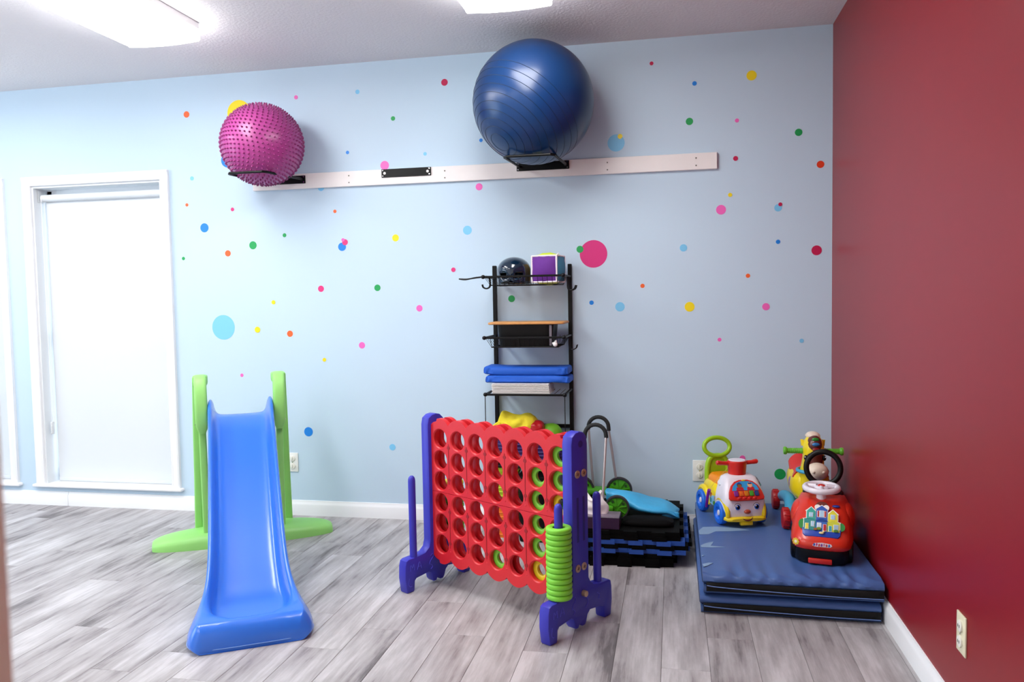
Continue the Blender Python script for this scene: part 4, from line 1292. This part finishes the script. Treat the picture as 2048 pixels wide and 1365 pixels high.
obj('lower_body', body_loft([(.192, .045, .07, .115), (.178, .072, .055, .150), (.13, .084, .05, .170), (.07, .088, .048, .176), (.0, .088, .045, .172), (-.06, .088, .042, .105), (-.12, .100, .030, .066), (-.165, .106, .026, .056), (-.195, .096, .027, .052), (-.210, .075, .032, .047)]), YB, A, 50)
for sx in (-1, 1):
    for sy in (-.122, .122):
        pts = [(sx * .088, sy + .068 * math.cos(a), .058 + .062 * math.sin(a)) for a in [R(d) for d in range(-5, 190, 12)]]
        obj('fender', ptube(pts, [.010 + .006 * math.sin(PI * i / (len(pts) - 1)) for i in range(len(pts))], 8), YB, A)
        wf = [(0, -.008), (.024, -.008), (.031, -.017), (.047, -.018), (.054, -.012), (.0555, 0), (.054, .012), (.047, .018), (.031, .017), (.024, .008), (0, .008)]
        w = obj('wheel', plathe(wf, 36, axis='X', c=(sx * .096, sy, .0555)), BB, A, 40)
        obj('hub', plathe([(0, -.0135), (.012, -.0135), (.014, -.010), (.014, .010), (.012, .0135), (0, .0135)], 24, axis='X', c=(sx * .0965, sy, .0555)), WB, w)
def cab_ring(z, hw, yf, yr, e=5):
    return [(x, y + (yf + yr) / 2, z) for x, y in sup(hw, (yr - yf) / 2, 36, e)]
obj('cab', ploft([cab_ring(.046, .098, -.194, -.025), cab_ring(.085, .103, -.200, -.03), cab_ring(.130, .102, -.199, -.035), cab_ring(.150, .099, -.190, -.038), cab_ring(.190, .089, -.163, -.045), cab_ring(.220, .078, -.142, -.050, 4), cab_ring(.231, .060, -.125, -.058, 3)]), WB, A, 45)
obj('seat', ploft([[(x, y + .055, z) for x, y in sup(hw, hy, 28, 3)] for z, hw, hy in ((.150, .074, .105), (.178, .072, .103), (.192, .062, .092), (.197, .044, .072))]), OB, A, 50)
obj('front_tab', pbox((-.002, -.196, .021), (.060, .022, .018), .004, 2), YB, A)
# windshield panel
so = Vector((0, -.1985, .141))
wm = M3(so, (1, 0, 0), (0, .055, .082), (0, -.082, .055))
arch = [(-.086, 0), (-.080, -.010), (-.05, -.014), (.05, -.014), (.080, -.010), (.086, 0), (.080, .030), (.066, .060), (.045, .080), (.020, .088), (-.020, .088), (-.045, .080), (-.066, .060), (-.080, .030)]
wp = obj('windshield_panel', pprism(arch, .016, .005, 2, m=wm @ tr(0, 0, -.008)), RB, A, 40)
sky = [(-.066, .034), (.066, .034), (.058, .055), (.040, .072), (.018, .079), (-.018, .079), (-.040, .072), (-.058, .055)]
obj('blue_scene', pprism(sky, .0018, m=wm @ tr(0, 0, .0078)), mat('print_blue', '2f9fe0', .4), wp)
for k, c in enumerate(('7a2a8c', 'd8641e', 'c87818', '3a9a2a', '143a7a')):
    obj('key', pbox((0, 0, 0), (.020, .026, .010), .003, 2, m=wm @ tr(-.050 + .025 * k, .018, .0085) if False else None) if False else xf(pbox((0, 0, 0), (.020, .026, .010), .003, 2), wm @ tr(-.050 + .025 * k, .018, .0085)), mat('key_' + c, c, .2, coat=.4), wp)
for k in range(4):
    obj('key_bump', xf(psph((0, 0, 0), (.010, .006, .005), 14, 8), wm @ tr(-.0375 + .025 * k, -.003, .008)), RB, wp)
for sx, skin, hair in ((-.026, '9a5a2a', '2a1a10'), (.026, 'f0b48c', 'f0c838')):
    h_ = obj('figure_hair', pprism(ell(sx, .060, .0115, .0125), .0012, m=wm @ tr(0, 0, .0096)), mat('print_' + hair, hair, .5), wp)
    obj('figure_coat', pprism([(sx - .018, .0345), (sx + .018, .0345), (sx + .016, .048), (sx, .052), (sx - .016, .048)], .0012, m=wm @ tr(0, 0, .0094)), mat('print_redcoat', 'c02030', .5), h_)
    obj('figure_face', pprism(ell(sx, .056, .0095, .0098), .0012, m=wm @ tr(0, 0, .0104)), mat('print_' + skin, skin, .5), h_)
    obj('figure_cap', pprism([(sx - .009, .063), (sx + .009, .063), (sx + .007, .070), (sx - .007, .070)], .0014, m=wm @ tr(0, 0, .0108)), mat('print_cap', '1f3f9a', .5), h_)
obj('panel_light', xf(psph((0, 0, 0), (.010, .005, .004), 14, 8), wm @ tr(0, .083, .008)), mat('lamp_yellow', 'e8c010', .3), wp)
# face
for sx in (-.046, .046):
    fm = M3((sx, -.1995 + .0065, .099), (1, 0, 0), (0, 0, 1), (0, -1, 0))
    e_ = obj('eye', pprism(ell(0, 0, .0145, .0165), .008, m=fm), mat('print_white', 'f4f4f8', .3), A)
    obj('eye_lash', xf(ptube(smooth_path([(-.016, .004, .008), (-.010, .014, .008), (0, .0172, .008), (.010, .014, .008), (.016, .006, .008)]), .0009, 6), fm), KB, e_)
    obj('iris', pprism(ell(.002, -.001, .0115, .0125), .0008, m=fm @ tr(0, 0, .008)), mat('print_iris', '1f68c8', .3), e_)
    obj('pupil', pprism(ell(.003, -.001, .0070, .0080), .0008, m=fm @ tr(0, 0, .0087)), KB, e_)
    obj('eye_glint', pprism(ell(-.003, .005, .0036, .004), .0006, m=fm @ tr(0, 0, .0094)), mat('print_white', 'f4f4f8', .3), e_)
obj('nose', psph((.002, -.202, .076), (.0165, .010, .0105), 18, 12), mat('nose_brown', 'b0442a', .3, coat=.3), A)
obj('mouth', ptube(smooth_path([(-.024, -.2075, .047), (-.012, -.2115, .040), (.002, -.2125, .038), (.016, -.2115, .041), (.026, -.2065, .049)]), [.0012 + .0028 * math.sin(PI * i / 24) for i in range(25)], 8), mat('mouth_dark', '5a1410', .5), A)
# horn with handles
hn = obj('steering_horn', plathe([(.036, .224), (.041, .228), (.045, .278), (.047, .288), (.045, .295), (.040, .296)], 32, c=(0, -.083, 0)), RB, A, 40)
obj('horn_cap', plathe([(.040, .2965), (.038, .2985), (0, .300)], 32, c=(0, -.083, 0)), WB, hn)
for s in (-1, 1):
    obj('handle', ptube([(s * .040, -.083, .282), (s * .075, -.083, .284), (s * .082, -.083, .285), (s * .098, -.083, .287), (s * .103, -.083, .287)], [.0105, .0095, .0110, .0115, .008], 14), RB, hn)
obj('mirror_ring', xf(plathe([(.018, -.003), (.026, -.004), (.028, 0), (.026, .004), (.018, .003)], 28, closed=True), tr(.094, -.105, .196) @ rot('Y', 55) @ rot('X', 20)), CHROME, A)
obj('drum_pad', xf(plathe([(0, .004), (.016, .004), (.020, .001), (.020, -.004), (0, -.004)], 20), tr(-.082, -.095, .197) @ rot('Y', -40) @ rot('X', 25)), mat('toy_pale', 'd5dbe6', .3), A)
# lime push handle
bk = obj('push_handle', [ptube([(.068 * math.cos(a), .176 + .012 * math.sin(a), .313 + .045 * math.sin(a)) for a in [2 * PI * k / 40 for k in range(40)]], .0115, 12, closed=True),
                         ptube(smooth_path([(-.056, .165, .14), (-.054, .168, .20), (-.044, .170, .245), (-.02, .172, .265), (.02, .172, .265), (.044, .170, .245), (.054, .168, .20), (.056, .165, .14)]), .014, 12)], GB, A, 50)
obj('handle_panel', pprism([(-.045, .14), (.045, .14), (.042, .22), (.025, .256), (-.025, .256), (-.042, .22)], .010, .002, 1, m=XZ(.174)), GB, bk)
# purple stick on a string, side sticker
ps = obj('drum_stick', ptube([(-.124, -.045, .148), (-.126, -.03, .115), (-.120, .004, .052)], [.0085, .0075, .006], 10), PB, A)
obj('string', ptube([(-.04, -.07, .258), (-.085, -.06, .205), (-.124, -.045, .152)], .0012, 6), mat('string_yellow', 'd8c060', .6), ps)
sk = obj('side_sticker', pprism([(-.06, .060), (.05, .060), (.065, .125), (.02, .110), (-.055, .098)], .0012, m=Matrix(((0, 0, -1, -.0875), (-1, 0, 0, 0), (0, 1, 0, 0), (0, 0, 0, 1)))), mat('print_lightblue', '88c4e8', .4), A)
for (y, z, a, b_, c) in ((-.03, .104, .012, .011, 'c07040'), (-.03, .112, .014, .006, 'b01c20'), (.03, .10, .010, .010, 'd8a070'), (-.03, .080, .012, .014, '208090'), (.02, .072, .020, .012, '58a838')):
    obj('sticker_print', pprism(ell(y, z, a, b_, 16), .0006, m=Matrix(((0, 0, -1, -.0888), (-1, 0, 0, 0), (0, 1, 0, 0), (0, 0, 0, 1)))), mat('print_' + c, c, .5), sk)

# ------------------------------------------------------------------ pony ride-on
P = thing('ride_on_pony', 'yellow pony ride-on walker with red saddle, green handles and blue legs', 'ride-on toy', (-.146, -.285, ZM), R(0.5))
LB = mat('toy_skyblue', '3fa4d0', .4)
BN = mat('toy_brown', '5a1f12', .3, coat=.3)
CM = mat('toy_cream', 'e8d8c4', .38)
obj('body', body_loft([(.175, .020, .165, .205), (.165, .052, .140, .225), (.12, .080, .110, .235), (.06, .084, .10, .228), (.0, .084, .095, .225), (-.05, .080, .095, .24), (-.085, .060, .10, .235), (-.10, .035, .12, .21)], 2.6), YB, P, 60)
nk = []
for (y, z, hw, hy) in ((-.045, .14, .066, .06), (-.055, .20, .058, .058), (-.075, .255, .048, .052), (-.095, .30, .044, .055), (-.105, .345, .044, .056), (-.105, .38, .038, .046), (-.10, .398, .026, .028)):
    nk.append([(x, y + yy, z) for x, yy in sup(hw, hy, 26, 2.4)])
hd = obj('head', ploft(nk), YB, P, 60)
obj('muzzle', psph((.004, -.168, .258), (.047, .042, .038), 28, 18), CM, hd)
for s in (-1, 1):
    obj('nostril', psph((.004 + s * .020, -.206, .262), (.007, .005, .006), 10, 8), CM, hd)
    obj('ear', ploft([[(s * (.034 + .004 * k) + x, -.085 + y, .355 + .009 * k) for x, y in sup(.015 * (1 - .2 * k), .011 * (1 - .2 * k), 12, 2)] for k in range(4)]), YB, hd)
    e_ = obj('eye', psph((s * .038, -.142, .312), (.008, .008, .012), 14, 10), KB, hd)
    obj('eye_glint', psph((s * .042, -.148, .316), .003, 8, 6), WB, e_)
fh = obj('forehead_patch', psph((0, -.128, .315), (.036, .036, .060), 24, 18), BN, hd)
obj('control_patch', psph((0, -.122, .362), (.034, .042, .046), 24, 14), BN, hd)
for (z, y, c) in ((.394, -.152, '1f8a2a'), (.374, -.1635, '2a78b8'), (.352, -.165, '8a1a1a')):
    obj('button', psph((0, y, z), (.016, .006, .008), 16, 10), mat('button_' + c, c, .25, coat=.4), hd)
mn = obj('mane_cap', psph((-.002, -.095, .402), (.030, .034, .018), 24, 12), CM, hd)
for k in range(9):
    obj('mane_ridge', ptube([(-.002 + .030 * math.sin(R(-68 + 17 * k)), -.095 + .034 * math.cos(R(-68 + 17 * k)) * math.cos(b_), .398 + .020 * math.cos(R(-68 + 17 * k)) * math.sin(b_)) for b_ in [R(10 + 20 * j) for j in range(9)]], .0022, 6), CM, mn)
for s in (-1, 1):
    g_ = obj('handle', plathe([(.013, .045), (.013, .052), (.0115, .055), (.0115, .108), (.0165, .112), (.018, .118), (.016, .124), (0, .126)], 20, axis='X', c=(0, -.095, .333)) if s > 0 else xf(plathe([(.013, .045), (.013, .052), (.0115, .055), (.0115, .108), (.0165, .112), (.018, .118), (.016, .124), (0, .126)], 20, axis='X', c=(0, 0, 0)), tr(0, -.095, .333) @ rot('Z', 180)), mat('toy_green', '62b52c', .4), P, 40)
    for k in range(6):
        obj('grip_ridge', ptube([(s * (.062 + .008 * k), -.095 + .0118 * math.cos(a), .333 + .0118 * math.sin(a)) for a in [2 * PI * j / 16 for j in range(16)]], .0014, 5, closed=True), mat('toy_green', '62b52c', .4), g_)
obj('collar', ptube([(.062 * math.cos(a), -.075 + .060 * math.sin(a), .243) for a in [2 * PI * k / 32 for k in range(32)]], .008, 8, closed=True), LB, P)
sd_ = []
for i in range(11):
    v = i / 10
    y = -.045 + .19 * v
    zc = .228 + .022 * (2 * abs(v - .40)) ** 2 + (.012 * max(0, v - .6) / .4)
    sd_.append([(.080 * math.sin(a) * (1 - .1 * v), y, zc - .060 * (1 - math.cos(a)) + .010) for a in [R(-75 + 150 * k / 12) for k in range(13)]] + [(.073 * math.sin(a) * (1 - .1 * v), y, zc - .060 * (1 - math.cos(a)) - .006) for a in [R(75 - 150 * k / 12) for k in range(13)]])
obj('saddle', ploft(sd_), RB, P, 60)
obj('side_spot', psph((-.078, .02, .165), (.008, .026, .028), 16, 12), mat('toy_lilac', '8a6ab0', .4), P)
obj('floor_plate', pbox((0, .0, .062), (.16, .22, .018), .006, 2), mat('toy_leaf', '58a822', .4), P)
for s in (-1, 1):
    lg = obj('leg', ptube(smooth_path([(s * .100, .185, .052), (s * .094, .135, .074), (s * .088, .06, .088), (s * .086, -.02, .090), (s * .090, -.075, .066), (s * .094, -.125, .048), (s * .097, -.158, .046)]), [.014, .018, .020, .021, .022, .023, .024, .025, .025, .026, .026, .026, .026, .026, .026, .026, .026, .026, .026, .026, .026, .026, .026, .026, .026, .026, .026, .025, .024, .023, .022, .021, .020, .018, .016, .014, .012], 14), LB, P, 60)
    for y in (-.150, .180):
        w = obj('wheel', plathe([(0, -.015), (.024, -.016), (.034, -.013), (.042, -.015), (.0455, -.008), (.046, .008), (.042, .015), (.034, .013), (.024, .016), (0, .015)], 32, axis='X', c=(s * .122, y, .046)), mat('wheel_red', 'b3141a', .4), P, 40)
        obj('tread', [xf(pbox((0, 0, 0), (.022, .004, .003)), tr(s * .122, y, .046) @ rot('X', k * 30) @ tr(0, 0, .046)) for k in range(12)], mat('wheel_red', 'b3141a', .4), w)

# ------------------------------------------------------------------ red ride-on with the house panel
Q = thing('ride_on_truck', 'red ride-on toy with white steering wheel and little house front panel', 'ride-on toy', (-.168, -.735, ZM), R(-11))
Q.scale = (.92, .92, .92)
A.scale = (.94, .94, .94)
RR = mat('toy_orange_red', 'd92e16', .3, coat=.25)
def qring(z, hw, yf, yr, e=4):
    return [(x, y + (yf + yr) / 2, z) for x, y in sup(hw, (yr - yf) / 2, 40, e)]
obj('base', ploft([qring(.0, .100, -.180, .19), qring(.006, .112, -.196, .20), qring(.035, .118, -.204, .20), qring(.062, .118, -.203, .20)]), KB, Q, 45)
obj('body', ploft([qring(.062, .117, -.202, .17), qring(.068, .122, -.210, .175), qring(.088, .124, -.212, .175), qring(.108, .122, -.200, .175), qring(.140, .117, -.165, .17, 3.6), qring(.175, .111, -.120, .17, 3.4), qring(.205, .103, -.075, .165, 3.2), qring(.226, .092, -.042, .155, 3), qring(.234, .072, -.02, .140, 2.6)]), RR, Q, 50)
for s in (-1, 1):
    obj('fender', psph((s * .092, .015, .150), (.038, .085, .068), 24, 16), RR, Q)
    for y in (-.11, .12):
        obj('wheel', plathe([(0, -.012), (.038, -.014), (.048, -.010), (.048, .010), (.038, .014), (0, .012)], 28, axis='X', c=(s * .108, y, .048)), KB, Q, 40)
obj('bumper', pbox((-.004, -.198, .018), (.092, .018, .022), .004, 2), RB, Q)
obj('seat', ploft([qring(.205, .085, .06, .185, 3), qring(.232, .085, .055, .185, 3), qring(.245, .070, .07, .175, 3)]), KB, Q, 50)
# backrest ring
bkq = obj('backrest_ring', ptube([(.072 * math.cos(a), .178 + .01 * math.sin(a), .326 + .072 * math.sin(a)) for a in [2 * PI * k / 48 for k in range(48)]], .0125, 14, closed=True), KB, Q, 60)
obj('backrest_neck', ploft([[(x, y + .175, z) for x, y in sup(hw, .014, 20, 5)] for z, hw in ((.20, .070), (.235, .066), (.260, .048))]), KB, bkq, 50)
# steering wheel, tilted back
swm = tr(-.004, -.005, .278) @ rot('X', 3)
sw = obj('steering_wheel', [xf(ptube([(.066 * math.cos(a), .066 * math.sin(a), 0) for a in [2 * PI * k / 48 for k in range(48)]], .0125, 14, closed=True), swm)] + [xf(ptube([(.02 * math.cos(a), .02 * math.sin(a), .003), (.066 * math.cos(a), .066 * math.sin(a), 0)], [.012, .010], 10), swm) for a in (R(20), R(160), R(270))] + [xf(plathe([(0, -.008), (.026, -.008), (.030, .002), (.024, .009), (0, .010)], 24), swm)], WB, Q, 60)
obj('horn_button', xf(plathe([(0, .014), (.012, .0135), (.016, .009), (0, .008)], 24), swm), RB, sw)
obj('steering_column', pcyl((-.004, -.010, .205), (-.004, -.004, .268), .022, .019, n=20), WB, sw)
# house panel on the sloping hood: u to the right, v up the slope
hmx = M3((0, -.1735, .1262), (1, 0, 0), (0, .118, .112), (0, -.112, .118)) @ Matrix.Diagonal((.90, .90, 1, 1))
HP = obj('panel_tray', pprism([(-.080, -.010), (-.070, -.022), (.070, -.022), (.080, -.010), (.084, .020), (.078, .022), (-.078, .022), (-.084, .020)], .010, .003, 2, m=hmx @ tr(0, 0, -.002)), mat('print_deepblue', '2148b0', .3), Q)
def hp(name, poly, c, lvl, h=.0022, par=None):
    return obj(name, pprism(poly, h, m=hmx @ tr(0, 0, .004 + lvl * .0016)), mat('print_' + c, c, .4), par or HP)
def rect(x0, x1, y0, y1):
    return [(x0, y0), (x1, y0), (x1, y1), (x0, y1)]
hp('sun_disc', ell(0, .140, .028, .026), '6a2a1c', 0)
hp('white_wing', ell(-.019, .134, .013, .014), 'f2ede6', .5)
hp('white_wing', ell(.019, .134, .013, .014), 'f2ede6', .5)
hp('bush', ell(-.083, .040, .017, .026), '2c8a3c', 0)
hp('bush', ell(.083, .036, .017, .022), '2c8a3c', 0)
def house(cx, w, y0, y1, gable, wallc, trimc, doors):
    o = hp('house_outline', [(cx - w - .003, y0), (cx + w + .003, y0), (cx + w + .003, y1), (cx + w + .007, y1 + .002), (cx, gable + .005), (cx - w - .007, y1 + .002), (cx - w - .003, y1)], 'f4f2ee', 1)
    hp('house_front', [(cx - w, y0), (cx + w, y0), (cx + w, y1), (cx, gable), (cx - w, y1)], wallc, 2, par=o)
    for (dx, za, zb, hw, c) in doors:
        hp('house_window', rect(cx + dx - hw - .002, cx + dx + hw + .002, za - .002, zb + .002), 'f4f2ee', 3, par=o)
        hp('window_fill', rect(cx + dx - hw, cx + dx + hw, za, zb), c, 4, par=o)
house(0, .024, .055, .122, .142, '2f5cb8', 'f4f2ee', [(-.015, .080, .110, .003, 'b8232c'), (.015, .080, .110, .003, 'b8232c'), (0, .080, .112, .008, 'a8cfe8')])
house(-.046, .019, .065, .108, .130, '3aa89a', 'f4f2ee', [(0, .078, .098, .007, 'a8cfe8')])
house(.048, .020, .060, .098, .122, 'd8d436', 'f4f2ee', [(0, .072, .094, .008, 'a8cfe8')])
house(-.050, .026, .008, .066, .069, '2f8f8a', 'f4f2ee', [(-.013, .012, .040, .006, 'e8d84a'), (.012, .028, .052, .006, 'a8cfe8')])
house(.001, .026, .008, .060, .074, '3468b8', 'f4f2ee', [(-.011, .024, .046, .008, 'c8dcec'), (.013, .008, .040, .006, 'b8232c')])
house(.050, .027, .006, .056, .062, 'c9cf3a', 'f4f2ee', [(-.013, .008, .034, .006, '2aa0a8'), (.012, .018, .042, .009, '9ab8d0')])
for (x, y, a, c) in ((-.011, .016, .010, '6a8a1c'), (-.026, .012, .008, '9a5a28'), (.062, .010, .010, '4a7a24')):
    hp('shrub', ell(x, y, a, a * .7), c, 5)
obj('duck_sticker', [xf(psph((0, -.006, .014), (.011, .006, .004), 12, 8), hmx), xf(psph((.010, .002, .014), (.006, .005, .004), 12, 8), hmx)], mat('print_duck', 'e8dc9a', .4), HP)
# stickers on the red shell
fs = obj('sun_sticker', pprism([((.016 if k % 2 == 0 else .012) * math.cos(k * PI / 8), (.016 if k % 2 == 0 else .012) * math.sin(k * PI / 8)) for k in range(16)], .0014, m=M3((-.098, -.1935, .090), (1, -.45, 0), (0, .1, 1), (-.45, -1, .05))), mat('print_sun', 'e4c83a', .4), Q)
obj('sun_face', pprism(ell(0, 0, .006, .006, 14), .0008, m=M3((-.0985, -.1950, .090), (1, -.45, 0), (0, .1, 1), (-.45, -1, .05))), mat('print_sunface', 'f4ecd0', .4), fs)
bg_ = obj('bug_sticker', psph((.055, -.056, .214), (.016, .013, .005), 14, 8), mat('print_bug', '1c3aa0', .4), Q)
obj('bug_wing', psph((.038, -.062, .207), (.010, .007, .003), 12, 8), mat('print_sun', 'e4c83a', .4), bg_)
lt = thing  # lettering strip: overlapping bright letters
ls = obj('lettering_sticker', pprism([(-.038, -.004), (-.028, -.008), (.03, -.008), (.038, -.002), (.034, .006), (0, .010), (-.03, .006)], .0012, m=M3((.004, -.2115, .089), (1, 0, 0), (0, 0, 1), (0, -1, 0))), mat('print_letterbase', 'f0e6ea', .4), Q)
for k, c in enumerate(('2a5ac0', 'c83a8a', 'd8403a', '8a3aa0', 'e08a9a', 'c02a3a', '2a68c0')):
    obj('letter', pprism([(-.0035, -.006), (.0005, -.006), (.0035, .000), (.001, .006), (-.002, .005), (-.004, .001)], .0008, m=M3((-.026 + .0095 * k, -.2128, .0895 + .0015 * math.sin(k * 2)), (1, 0, .2 * math.sin(k)), (0, 0, 1), (0, -1, 0))), mat('print_' + c, c, .4), ls)

# ------------------------------------------------------------------ small floor and wall bits
o = obj('paper_scrap', pprism([(-.02, -.014), (.025, -.012), (.018, .014), (-.012, .010)], .0012, m=tr(-3.085, -.31, .0003)), mat('paper_white', 'f0f0f0', .8))
tag(o, 'small white paper scrap on the floor behind the slide foot', 'paper scrap')
